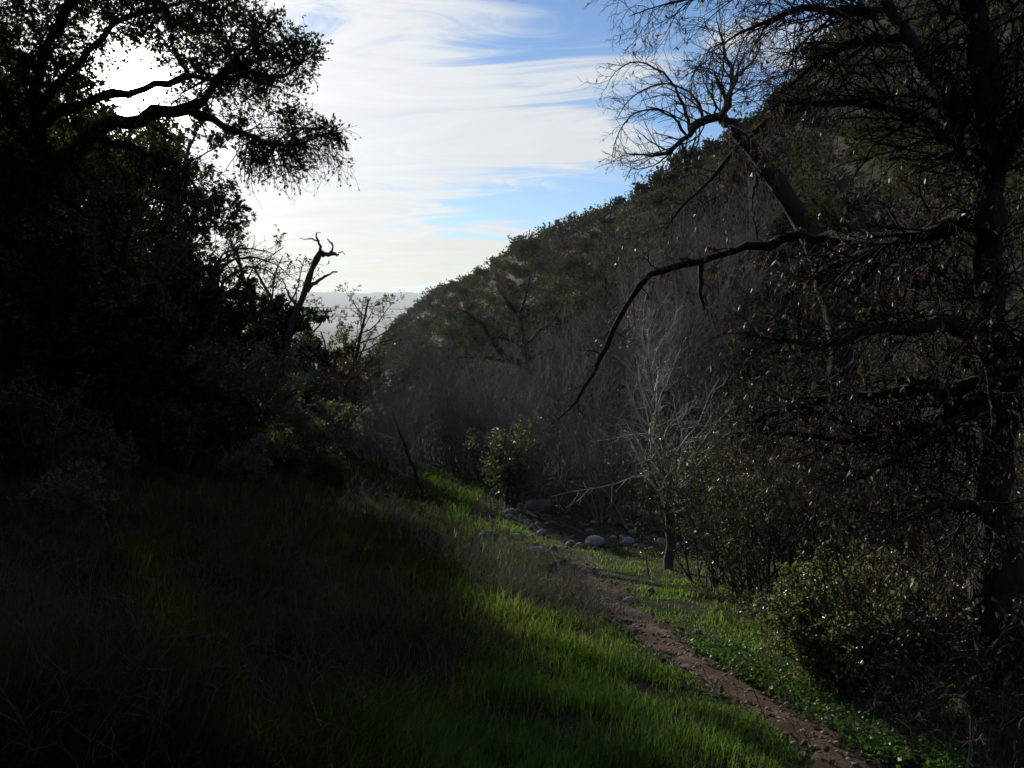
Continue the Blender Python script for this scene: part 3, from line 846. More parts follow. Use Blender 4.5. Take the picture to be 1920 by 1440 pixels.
    g1 = Geo(); tubes(g1, P, R, 8, 0.06, rngl); part('trunk', g1.mesh('trunk', M['bark'], base, True), t)
    for ln, r in (([(600, 472), (611, 478), (622, 475), (636, 478)], [0.11, 0.10, 0.09, 0.03]), ([(602, 472), (600, 460), (594, 449), (595, 434), (601, 437)], [0.08, 0.06, 0.05, 0.035, 0.02]),
                  ([(595, 452), (585, 447), (572, 449), (562, 447)], [0.035, 0.03, 0.022, 0.012]), ([(618, 475), (624, 466), (622, 456), (613, 447)], [0.05, 0.045, 0.035, 0.015]),
                  ([(634, 474), (643, 472), (648, 480)], [0.025, 0.018, 0.008]), ([(575, 545), (590, 530), (606, 520), (622, 512), (632, 509)], [0.11, 0.09, 0.075, 0.05, 0.03]),
                  ([(560, 580), (545, 560), (538, 540), (528, 520)], [0.08, 0.06, 0.04, 0.015])):
        P2, R2 = limb_arrays(px_line(ln, D), r, 10)
        g1 = Geo(); tubes(g1, P2, R2, 6, 0.08, rngl); part('limb', g1.mesh('limb', M['bark'], base, True), t)
    # thin-leaved trees round the snag
    T1 = leafy_tree_parts(260, 7.2, 0.13, 2, 0.22, (10, 7, 4), (0.11, 0.045), 5, lmat='olive_leaf', droop=0.05)
    T2 = leafy_tree_parts(261, 6.0, 0.12, 3, 0.3, (9, 7, 4), (0.12, 0.055), 7, lmat='olive_leaf', droop=0.03)
    for parts, u, y, s, rz, lab in ((T1, 530, 40, 1.6, 0.4, 'thin-leaved tree just left of the dead snag, yellowish against the light'), (T1, 622, 43, 1.3, 2.0, 'thin-leaved drooping tree just behind the dead snag'),
                                (T2, 640, 54, 1.0, 1.1, 'small olive-green tree at the canyon mouth with sky behind it'), (T2, 612, 48, 1.15, 3.0, 'olive-green tree between the dead snag and the canyon mouth')):
        x = (u - 960) / F * y
        place(parts, 'thin_leaved_tree', lab, 'tree', on_ground(x, y), 'thin-leaved trees at the canyon mouth', rz, s)
    D1 = leafy_tree_parts(270, 5.0, 0.13, 3, 0.5, (9, 8, 5), (0.16, 0.09), 12, lmat='chap_leaf')
    for u, y, s, rz, lab in ((705, 66, 1.1, 0, 'round dark tree lowest at the notch of the canyon'), (668, 58, 0.72, 1, 'dark tree left of the notch of the canyon'), (505, 36, 1.25, 3.5, 'dark bushy tree left of the dead snag'),
                             (585, 44, 1.0, 2.3, 'dark bushy tree under the dead snag')):
        x = (u - 960) / F * y
        place(D1, 'dark_tree', lab, 'tree', on_ground(x, y), None, rz, s)
    RB = shrub_parts(280, 3.6, 3.6, 18, (8, 6), 9, (0.10, 0.05), 'red_leaf')
    for u, y, s, lab in ((640, 40, 1.0, 'reddish brown shrub below the canyon mouth trees'), (600, 36, 0.8, 'reddish brown shrub below the dead snag'), (560, 31, 0.9, 'brown shrub right of the grey-green bush')):
        x = (u - 960) / F * y
        place(RB, 'reddish_shrub', lab, 'bush', on_ground(x, y), None, rngl.random() * 6, s)
left_bank()

# ------------------------------------------------------------------ right hillside chaparral
def hillside():
    rg = np.random.default_rng(301)
    variants = [shrub_parts(310, 1.9, 2.6, 16, (6, 5), 9, (0.17, 0.10), 'chap_leaf'), shrub_parts(311, 1.6, 2.2, 14, (6, 5), 9, (0.16, 0.09), 'chap_leaf'),
                shrub_parts(312, 2.4, 2.4, 14, (6, 5), 9, (0.17, 0.09), 'chap_leaf'), shrub_parts(313, 1.4, 1.9, 14, (6, 5), 8, (0.13, 0.06), 'chap_brown'),
                shrub_parts(314, 1.2, 1.8, 14, (6, 5), 6, (0.12, 0.05), 'chap_brown', 'twig_grey')]
    labs = ['dark green chaparral shrub on the right hillside', 'dark green chaparral shrub on the right hillside', 'dark green chaparral shrub on the right hillside',
            'dry brown chaparral shrub on the right hillside', 'dry brown chaparral shrub on the right hillside']
    grp = ['green shrubs on the right hillside'] * 3 + ['brown shrubs on the right hillside'] * 2
    pts = []
    tries = 0
    while len(pts) < 1500 and tries < 60000:
        tries += 1
        t = 14 + 370 * rg.random() ** 1.3; f = rg.random()
        sp = float(np.interp(t, [20, 32, 60, 150, 250, 400], [7.5, 7, 6.5, 3, -4, -11])); sr = float(np.interp(t, RT, RS))
        s = sp + 3 + (sr + 7 - sp) * f
        x, y = xy(s, t)
        if y < 12: continue
        u = 960 + F * x / y
        if u > 2050 or u < 690: continue
        dist = math.hypot(x, y)
        md = 0.8 + 0.006 * dist
        if any((x - a) ** 2 + (y - b) ** 2 < md * md for a, b, _ in pts): continue
        pts.append((x, y, dist))
    pts.sort(key=lambda q: q[2])
    zz = h(np.array([p[0] for p in pts]), np.array([p[1] for p in pts]))
    thick = [p for p in range(len(pts))]
    rest = []
    for k, (x, y, d) in enumerate(pts):
        green = float(fbm(np.array([x / 14]), np.array([y / 14]), 77, 2)[0]) + 0.35 * rg.standard_normal() > -0.12
        v = int(rg.integers(0, 3)) if green else int(rg.integers(3, 5))
        sc = (0.6 + 0.75 * rg.random()) * (1 + 0.002 * d)
        if rg.random() < 0.06: sc *= 1.4
        rot = rg.random() * 6.28
        if k % 5 == 0:
            u = 960 + F * x / y; vv = 589 - F * zz[k] / y
            sky_v = float(np.interp(u, [715, 800, 880, 960, 1070, 1200, 1300, 1450, 1560, 1920], [625, 548, 520, 470, 430, 345, 280, 180, 60, -100]))
            hgt = 'on the skyline' if vv < sky_v + 40 else ('on the upper slope' if vv < sky_v + 130 else 'on the lower slope')
            where = ('at the far end of the right hillside' if u < 900 else 'left of the crooked bare crown' if u < 1230 else 'behind the leaning trunk' if u < 1560 else 'behind the brown-leaved tree')
            place(variants[v], 'chaparral_shrub', ('dark green' if v < 3 else 'dry brown') + ' chaparral shrub ' + hgt + ' ' + where, 'shrub', (x, y, zz[k]), grp[v], rot, sc)
        else:
            rest.append((x, y, zz[k], v, sc, rot))
    # the rest of the brush reads as one cover
    geoL = {}
    for (x, y, z, v, sc, rot) in rest:
        geoL.setdefault(v, []).append((x, y, z, sc, rot))
    return variants, geoL
VAR, REST = hillside()

def brush_cover():
    """one mesh: low brush between the shrubs of the hillside"""
    rg = np.random.default_rng(330)
    gg, gbk = Geo(), Geo()
    for v, items in REST.items():
        tgt = gg if v < 3 else gbk
        for (x, y, z, sc, rot) in items:
            dist = math.hypot(x, y)
            n = int(np.clip(15500 / dist, 90, 330)); lf = 0.155 + 0.0028 * dist
            d = norm(rg.standard_normal((n, 3))); d[:, 2] = np.abs(d[:, 2])
            lump = 0.75 + 0.5 * vnoise(d[:, 0] * 3 + x, d[:, 1] * 3 + y + d[:, 2] * 2, 7)
            p = d * (rg.random((n, 1)) ** 0.35) * lump[:, None] * np.array([1.15, 1.15, 1.45]) * sc
            p += [x, y, z - 0.1]
            leaves(tgt, rg, p, d + 0.9 * rg.standard_normal((n, 3)), lf, lf * 0.55)
    for gq, nm, mt, lb in ((gg, 'green_brush', 'chap_leaf', 'green brush covering the right hillside between larger shrubs'), (gbk, 'dry_brush', 'chap_brown', 'dry brown brush covering the right hillside')):
        tag(link(bpy.data.objects.new(nm, gq.mesh(nm, M[mt]))), lb, 'brush', kind='stuff')
brush_cover()

def mid_trees():
    rg = np.random.default_rng(350)
    # leafless willow thicket along the creek
    W = [willow_parts(360, 5.2, 16, 0.20, (9, 8), 0.0062, rs=1.25), willow_parts(361, 4.6, 14, 0.28, (9, 8), 0.0062, rs=1.25), willow_parts(362, 5.6, 14, 0.18, (9, 8), 0.0062, rs=1.25), willow_parts(363, 4.0, 16, 0.32, (9, 8), 0.0062, rs=1.25)]
    spots = []
    for (u0, u1, d, n, s) in ((770, 1380, 24.0, 10, 0.86), (760, 1400, 28.5, 11, 0.95), (770, 1440, 33.5, 11, 1.0), (800, 1450, 40, 11, 1.12), (830, 1330, 50, 10, 1.15)):
        for k in range(n):
            u = u0 + (u1 - u0) * (k + 0.5 + 0.7 * (rg.random() - 0.5)) / n
            dd = d * (1 + 0.07 * rg.standard_normal())
            spots.append(((u - 960) / F * dd, dd, s * (0.80 + 0.5 * rg.random())))
    for u, d, s in ((700, 30, 0.62), (728, 27.5, 0.6), (752, 25.5, 0.62), (715, 35, 0.7), (742, 32, 0.72), (690, 26.5, 0.5), (790, 36, 0.85), (815, 40, 0.9), (840, 34.5, 0.8), (868, 38, 0.9), (895, 43, 0.95), (780, 45, 0.9), (830, 48, 0.95), (765, 38, 0.8), (885, 34, 0.75)):
        spots.append(((u - 960) / F * d, d, s))
    for x, y, s in spots:
        if 925 < 960 + F * x / y < 1000 and y < 27: continue
        if y < 31.5 and abs(x + 0.03 + 0.478 * (y - 22.5)) < 1.25: continue      # clear of the bright green bush
        u = 960 + F * x / y
        zone = 'left of the upright bright green bush' if u < 940 else ('between the bright green bush and the pale sapling' if u < 1180 else 'behind and right of the pale sapling')
        row = 'front-row' if y < 26.5 else ('second-row' if y < 31 else ('third-row' if y < 36.5 else 'back-row'))
        place(W[rg.integers(0, 4)], 'willow_thicket', 'leafless grey ' + row + ' willow clump, ' + zone, 'willow', on_ground(x, y), 'bare grey willows along the creek', rg.random() * 6.28, s)
    # oak with dark bare limbs on the foot of the hill
    base = on_ground(1.25, 45, -0.3)
    t = thing('bare_oak', 'leafless dark-limbed tree above the willow thicket at the foot of the hill', 'tree', base)
    D = 45.0
    P, R = limb_arrays([base, at(1000, 720, D), at(988, 662, D), at(981, 628, D), at(970, 584, D), at(948, 562, D), at(930, 537, D)], [0.30, 0.28, 0.24, 0.18, 0.13, 0.09, 0.03], 18)
    g = Geo(); tubes(g, P, R, 8, 0.05, rg); part('trunk', g.mesh('trunk', M['bark'], base, True), t)
    gb = Geo()
    Ls = [(P, R)]
    for ln, r in (([(992, 690), (977, 682), (940, 668), (919, 631), (897, 598), (860, 579)], [0.22, 0.2, 0.17, 0.13, 0.09, 0.03]), ([(975, 682), (935, 672), (897, 668), (853, 671), (820, 680)], [0.15, 0.12, 0.1, 0.07, 0.02]),
                  ([(984, 640), (960, 640), (930, 630), (900, 640)], [0.1, 0.08, 0.05, 0.02]), ([(985, 650), (1010, 620), (1040, 600), (1060, 560)], [0.12, 0.1, 0.07, 0.02]),
                  ([(972, 590), (985, 560), (990, 530), (1000, 505)], [0.1, 0.08, 0.05, 0.02]), ([(990, 670), (1030, 655), (1075, 650), (1110, 630)], [0.12, 0.1, 0.06, 0.02])):
        q = limb_arrays(px_line(ln, D - 0.5 + rg.random()), r, 12); Ls.append(q)
        g = Geo(); tubes(g, q[0], q[1], 6, 0.05, rg); part('limb', g.mesh('limb', M['bark'], base, True), t)
    for q in Ls:
        Pa, Ra = children(rg, q[0], q[1], 12, 1, 50, 15, 0.35, 1, 6, 0.2, (0, 0, 0.04), 0.4, 0.3, 0.012, 0.3, lens_abs=1.7)
        Pb, Rb = children(rg, Pa, Ra, 7, 0.5, 42, 14, 0.2, 1, 4, 0.22, (0, 0, 0.03), 0.55, 0.4, 0.009)
        tubes(gb, Pa, Ra, 3); tubes(gb, Pb, Rb, 3)
    part('twigs', gb.mesh('twigs', M['twig'], base), t)
    # more bare trees on the slope
    def bare_tree(seed, H):
        r = np.random.default_rng(seed)
        P0, R0 = grow(r, np.array([[0, 0, -0.3]]), np.array([[0.1, 0, 1.0]]), np.array([H * 0.8]), np.array([H * 0.028]), 9, 0.1, (0, 0, 0.05), 0.25)
        P1, R1 = children(r, P0, R0, 13, 0.55, 48, 12, 0.28, 1, 7, 0.2, (0, 0, 0.05), 0.55, 0.3)
        P2, R2 = children(r, P1, R1, 8, 0.5, 42, 12, 0.25, 1, 5, 0.22, (0, 0, 0.04), 0.5, 0.35, 0.009)
        P3, R3 = children(r, P2, R2, 6, 0.5, 38, 12, 0.2, 1, 4, 0.25, (0, 0, 0.03), 0.6, 0.5, 0.007)
        gt, gb = Geo(), Geo(); tubes(gt, P0, R0, 7); tubes(gt, P1, R1, 4); tubes(gb, P2, R2, 3); tubes(gb, P3, R3, 3)
        return [('trunk', gt.mesh('trunk', M['bark'], smooth=True)), ('twigs', gb.mesh('twigs', M['twig']))]
    B1, B2 = bare_tree(371, 7.0), bare_tree(372, 6.0)
    for parts, u, y, s, rz, lab in ((B1, 1120, 52, 1.0, 0.2, 'leafless grey tree on the hillside, right of the dark-limbed one'), (B2, 1050, 60, 1.0, 1.2, 'smaller leafless tree behind the dark-limbed one'),
                                (B2, 905, 66, 0.9, 2.2, 'leafless tree on the far slope, left of the dark-limbed one'), (B1, 1180, 62, 0.9, 3.0, 'leafless tree higher on the hillside above the pale sapling'), (B2, 1420, 40, 1.05, 0.5, 'leafless tree on the slope behind the hanging brown leaves')):
        place(parts, 'bare_tree', lab, 'tree', on_ground((u - 960) / F * y, y), 'bare trees on the hillside', rz, s)
    # rounded green tree on the foot of the hill
    G1 = leafy_tree_parts(380, 4.6, 0.16, 4, 0.5, (10, 8, 5), (0.13, 0.07), 15, lmat='tree_leaf')
    place(G1, 'round_green_tree', 'round green tree on the foot of the hill behind the pale sapling', 'tree', on_ground((1290 - 960) / F * 36, 36), None, 0, 1.0)
    place(G1, 'round_green_tree', 'green tree farther right on the foot of the hill', 'tree', on_ground((1430 - 960) / F * 34, 34), None, 2, 0.85)
    place(G1, 'round_green_tree', 'low green tree above the bare willows, left of the long hanging branch', 'tree', on_ground((1060 - 960) / F * 46, 46), None, 4, 0.6)
    # small bright green bush in the thicket
    place(shrub_parts(392, 2.7, 1.2, 15, (8, 6), 10, (0.08, 0.034), 'bright_leaf'), 'bright_green_bush', 'upright bright green bush standing in front of the bare willows', 'bush', on_ground((958 - 960) / F * 22.5, 22.5))
    # leaning little tree at the end of the sunlit bank
    r = np.random.default_rng(395)
    base = on_ground(-2.3, 19.6, -0.1)
    t = thing('leaning_sapling', 'small leafless leaning tree beside the sunlit grass at the creek', 'tree', base)
    P, R = limb_arrays([base, at(785, 900, 19.6), at(765, 850, 19.6), at(745, 800, 19.6), at(735, 770, 19.6)], [0.06, 0.05, 0.04, 0.028, 0.01], 12)
    g = Geo(); tubes(g, P, R, 6, 0.04, r); part('trunk', g.mesh('trunk', M['bark'], base, True), t)
    Pa, Ra = children(r, P, R, 20, 1, 45, 12, 0.2, 1, 6, 0.18, (0.02, 0, 0.08), 0.45, 0.3, 0.006, 0.4, lens_abs=1.3)
    Pb, Rb = children(r, Pa, Ra, 9, 0.45, 40, 12, 0.2, 1, 4, 0.2, (0, 0, 0.05), 0.6, 0.5, 0.0045)
    g = Geo(); tubes(g, Pa, Ra, 3); tubes(g, Pb, Rb, 3); part('twigs', g.mesh('twigs', M['twig_grey'], base), t)
mid_trees()

# ------------------------------------------------------------------ pale sapling beside the path
def pale_sapling():
    r = np.random.default_rng(401)
    base = ground_at(1253, 1068)
    D = base[1]
    t = thing('pale_sapling', 'slender leafless sapling with pale upswept twigs standing right of the path', 'tree', base - [0, 0, 0.05])
    o = base - [0, 0, 0.05]
    P, R = limb_arrays([o, at(1257, 980, D), at(1251, 900, D), at(1241, 830, D), at(1229, 760, D), at(1216, 690, D), at(1208, 640, D), at(1205, 605, D)], [0.10, 0.085, 0.07, 0.055, 0.04, 0.026, 0.014, 0.005], 20)
    g = Geo(); tubes(g, P, R, 8, 0.04, r); part('trunk', g.mesh('trunk', M['bark_grey'], o, True), t)
    Pa, Ra = children(r, P, R, 46, 1, 46, 17, 0.2, 0.97, 8, 0.17, (0.0, 0, 0.07), 0.32, 0.25, 0.005, 0.5, lens_abs=2.15)
    Pb, Rb = children(r, Pa, Ra, 10, 0.34, 40, 15, 0.2, 1, 5, 0.2, (0, 0, 0.06), 0.6, 0.4, 0.0045)
    Pc, Rc = children(r, Pb, Rb, 3, 0.5, 35, 9, 0.2, 1, 4, 0.12, (0, 0, 0.08), 0.6, 0.5, 0.0035)
    g = Geo(); tubes(g, Pa, Ra, 4); part('branches', g.mesh('branches', M['twig_pale'], o), t)
    g = Geo(); tubes(g, Pb, Rb, 3); tubes(g, Pc, Rc, 3); part('twigs', g.mesh('twigs', M['twig_pale'], o), t)
pale_sapling()

# ------------------------------------------------------------------ right hand trees
def hang_leaves(gl, r, P, per, L=0.055, W=0.02, t0=0.2):
    b, t = along(r, P, per, t0)
    d = 0.5 * r.standard_normal(b.shape) + np.array([0, 0, -0.9])
    leaves(gl, r, b, d, L, W, fold=0.35, curl=0.15)

def snag_right():
    r = np.random.default_rng(501)
    D = 11.5
    base = on_ground((1590 - 960) / F * D, D, -0.2)
    t = thing('leaning_bare_tree', 'thick leaning trunk with a crooked leafless crown clawing at the sky on the right', 'tree', base)
    P, R = limb_arrays([base, at(1585, 800, D), at(1570, 600, D), at(1535, 465, D), at(1484, 397, D), at(1450, 333, D), at(1416, 277, D), at(1372, 246, D)], [0.30, 0.26, 0.23, 0.21, 0.19, 0.175, 0.13, 0.075], 24)
    g = Geo(); tubes(g, P, R, 10, 0.07, r); part('trunk', g.mesh('trunk', M['bark'], base, True), t)
    L = []
    specs = [([(1380, 250), (1358, 226), (1340, 216), (1318, 224), (1300, 238), (1290, 252), (1280, 268), (1262, 283), (1235, 294), (1200, 291), (1172, 287)], [0.075, 0.07, 0.066, 0.062, 0.055, 0.045, 0.035, 0.026, 0.018, 0.013, 0.006]),
             ([(1362, 240), (1360, 215), (1363, 190), (1376, 160), (1372, 130), (1360, 95), (1350, 60), (1342, 35)], [0.065, 0.055, 0.045, 0.036, 0.03, 0.022, 0.014, 0.005]),
             ([(1292, 245), (1286, 210), (1268, 165), (1250, 140), (1222, 122), (1190, 112), (1155, 128), (1136, 165)], [0.028, 0.024, 0.02, 0.016, 0.012, 0.009, 0.006, 0.004]),
             ([(1318, 224), (1310, 190), (1285, 165), (1250, 155), (1210, 165), (1175, 190), (1155, 225)], [0.026, 0.02, 0.016, 0.013, 0.01, 0.007, 0.004]),
             ([(1288, 255), (1268, 225), (1235, 205), (1200, 205), (1170, 230), (1152, 265), (1147, 300)], [0.022, 0.018, 0.015, 0.011, 0.008, 0.006, 0.004]),
             ([(1376, 160), (1395, 130), (1415, 112), (1425, 90)], [0.026, 0.02, 0.013, 0.006]), ([(1362, 185), (1352, 165), (1340, 140), (1322, 125)], [0.022, 0.016, 0.01, 0.005]),
             ([(1345, 216), (1335, 180), (1320, 155), (1312, 120)], [0.022, 0.016, 0.01, 0.005]), ([(1278, 268), (1284, 285), (1286, 300), (1290, 330)], [0.022, 0.016, 0.01, 0.005]),
             ([(1262, 283), (1230, 310), (1195, 318), (1170, 310)], [0.014, 0.01, 0.007, 0.004]), ([(1430, 300), (1420, 340), (1410, 370), (1412, 400)], [0.04, 0.03, 0.018, 0.006])]
    for ln, rr in specs:
        q = limb_arrays(px_line(ln, D - 0.4 + 0.8 * r.random()) + 0, rr, 16)
        L.append(q); g = Geo(); tubes(g, q[0], q[1], 6, 0.06, r); part('limb', g.mesh('limb', M['bark'], base, True), t)
    gb, gl = Geo(), Geo()
    for (Pq, Rq), n, ln in zip(L, (26, 26, 22, 22, 22, 10, 10, 12, 10, 14, 8), (0.7, 0.6, 0.5, 0.5, 0.5, .45, .45, .5, .4, .45, .4)):
        Pa, Ra = children(r, Pq, Rq, n, 1, 45, 14, 0.12, 1, 6, 0.17, (-0.02, 0, 0.03), 0.4, 0.35, 0.0045, 0.3, lens_abs=ln)
        Ra = np.minimum(Ra, 0.012)
        Pb, Rb = children(r, Pa, Ra, 7, 0.5, 38, 12, 0.2, 1, 4, 0.2, (0, 0, 0.0), 0.6, 0.5, 0.0035)
        tubes(gb, Pa, Ra, 3); tubes(gb, Pb, Rb, 3)
        hang_leaves(gl, r, Pb[::8], 1, 0.06, 0.02)
    part('twigs', gb.mesh('twigs', M['bark'], base), t); part('leaves', gl.mesh('leaves', M['dead_leaf'], base), t)

def big_right():
    r = np.random.default_rng(520)
    D = 5.6
    base = on_ground(3.62, 5.7, -0.2)
    t = thing('brown_leaved_tree', 'big dark tree at the right edge hung with small dry brown leaves', 'tree', base)
    def limb(nm, ln, rr, K=16, m=7, d=D):
        q = limb_arrays(px_line(ln, d), rr, K); g = Geo(); tubes(g, q[0], q[1], m, 0.06, r)
        part(nm, g.mesh(nm, M['bark'], base, True), t)
        return q
    P, R = limb_arrays([base, at(1880, 1300, D), at(1868, 1100, D), at(1862, 900, D), at(1858, 700, D), at(1852, 520, D), at(1846, 380, D)], [0.20, 0.16, 0.135, 0.12, 0.11, 0.10, 0.09], 22)
    g = Geo(); tubes(g, P, R, 10, 0.08, r); part('trunk', g.mesh('trunk', M['bark'], base, True), t)
    L = []
    L.append(limb('limb', [(1846, 400, 5.6), (1822, 273, 5.7), (1775, 171, 5.8), (1740, 120, 5.9), (1698, 64, 6), (1672, 9, 6.1), (1640, -60, 6.2), (1580, -120, 6.3)], [0.09, 0.078, 0.07, 0.062, 0.054, 0.046, 0.038, 0.015], 20))
    L.append(limb('limb', [(1850, 420, 5.6), (1842, 300, 5.5), (1838, 150, 5.4), (1832, 0, 5.3), (1820, -130, 5.2)], [0.12, 0.10, 0.09, 0.07, 0.04]))
    L.append(limb('limb', [(1840, 330, 5.6), (1766, 252, 5.8), (1698, 218, 6.1), (1655, 196, 6.3), (1612, 192, 6.5), (1527, 194, 6.7), (1463, 213, 6.9), (1416, 243, 7), (1378, 278, 7.1), (1339, 333, 7.2), (1305, 363, 7.2), (1271, 393, 7.2), (1241, 444, 7.2)], [0.09, 0.075, 0.06, 0.05, 0.042, 0.036, 0.03, 0.026, 0.022, 0.018, 0.014, 0.01, 0.004], 26))
    L.append(limb('limb', [(1850, 560, 5.6), (1750, 500, 6.2), (1640, 450, 6.9), (1530, 440, 7.5), (1440, 452, 7.8), (1330, 482, 8), (1260, 497, 8), (1218, 506, 8), (1190, 540, 8), (1165, 592, 8), (1135, 642, 8), (1125, 690, 8), (1105, 712, 8), (1080, 755, 8), (1058, 777, 8), (1037, 795, 8)],
                  [0.07, 0.065, 0.06, 0.055, 0.05, 0.045, 0.042, 0.04, 0.037, 0.034, 0.031, 0.029, 0.026, 0.02, 0.015, 0.006], 34))
    L.append(limb('limb', [(1855, 420, 5.6), (1783, 412, 5.8), (1719, 448, 6), (1676, 454, 6.2), (1630, 470, 6.4), (1570, 492, 6.6), (1500, 540, 6.8)], [0.09, 0.075, 0.06, 0.05, 0.04, 0.025, 0.008]))
    L.append(limb('limb', [(1856, 720, 5.6), (1750, 730, 5.7), (1600, 746, 5.9), (1492, 762, 6), (1456, 768, 6), (1441, 782, 6), (1412, 796, 6), (1383, 818, 6)], [0.075, 0.06, 0.045, 0.035, 0.03, 0.026, 0.022, 0.012]))
    L.append(limb('limb', [(1858, 740, 5.6), (1780, 780, 5.6), (1670, 824, 5.7), (1620, 828, 5.8), (1558, 821, 5.9), (1510, 813, 6), (1426, 813, 6.1)], [0.07, 0.055, 0.04, 0.034, 0.028, 0.02, 0.008]))
    L.append(limb('limb', [(1860, 760, 5.6), (1780, 800, 5.4), (1693, 850, 5.3), (1656, 872, 5.2), (1609, 905, 5.2), (1580, 897, 5.2)], [0.06, 0.045, 0.034, 0.028, 0.02, 0.008]))
    L.append(limb('limb', [(1856, 620, 5.6), (1760, 600, 5.3), (1650, 620, 5.1), (1540, 650, 5.1), (1450, 640, 5.2), (1380, 620, 5.4)], [0.07, 0.055, 0.04, 0.03, 0.02, 0.006]))
    L.append(limb('limb', [(1860, 960, 5.6), (1790, 940, 5.2), (1720, 960, 5.0), (1660, 1000, 4.9)], [0.055, 0.04, 0.025, 0.008]))
    L.append(limb('limb', [(1315, 490, 8), (1310, 530, 8), (1312, 555, 8), (1320, 580, 8)], [0.03, 0.026, 0.02, 0.008], 8, 5))
    L.append(limb('limb', [(1672, 20, 6.1), (1580, 10, 6.4), (1480, 20, 6.7), (1400, 60, 7), (1330, 90, 7.2)], [0.045, 0.035, 0.025, 0.015, 0.005], 12, 6))
    L.append(limb('limb', [(1700, 70, 6.0), (1620, 70, 6.2), (1540, 110, 6.4), (1470, 170, 6.6)], [0.04, 0.03, 0.02, 0.006], 12, 6))
    L.append(limb('limb', [(1640, -50, 6.2), (1500, -60, 6.7), (1380, -30, 7.2), (1270, 0, 7.6), (1180, 30, 8)], [0.04, 0.03, 0.022, 0.014, 0.004], 14, 6))
    L.append(limb('limb', [(1856, 800, 5.6), (1900, 700, 5.2), (1960, 560, 5)], [0.07, 0.05, 0.02], 8, 6))
    L.append(limb('limb', [(1846, 380, 5.6), (1900, 260, 5.4), (1960, 120, 5.2)], [0.09, 0.07, 0.03], 8, 6))
    gb, gl = Geo(), Geo()
    L.append((P, R))
    ns = (50, 50, 56, 46, 56, 56, 56, 40, 60, 36, 3, 54, 50, 44, 30, 30, 90)
    for k, ((Pq, Rq), n) in enumerate(zip(L, ns)):
        t0 = 0.1
        top = k in (0, 11, 12, 13)
        ln = 0.85 if top else (0.34 if k in (3, 10) else 0.62)
        Pa, Ra = children(r, Pq, Rq, n, 1, 55, 16, t0, 1, 7, 0.2, (-0.03, 0, -0.07), 0.3, 0.35, 0.004, 0.3, lens_abs=ln)
        Ra = np.minimum(Ra, 0.009)
        Pb, Rb = children(r, Pa, Ra, 7, 0.5, 42, 14, 0.2, 1, 5, 0.22, (-0.01, 0, -0.08), 0.6, 0.5, 0.0026)
        Pc, Rc = children(r, Pb, Rb, 3, 0.55, 40, 14, 0.2, 1, 3, 0.25, (0, 0, -0.08), 0.6, 0.5, 0.002)
        tubes(gb, Pa, Ra, 3); tubes(gb, Pb, Rb, 3); tubes(gb, Pc, Rc, 3)
        hang_leaves(gl, r, Pc[::5] if not top else Pc[::16], 3, 0.045, 0.017, 0.7)
    part('twigs', gb.mesh('twigs', M['bark'], base), t); part('leaves', gl.mesh('leaves', M['dead_leaf'], base), t)

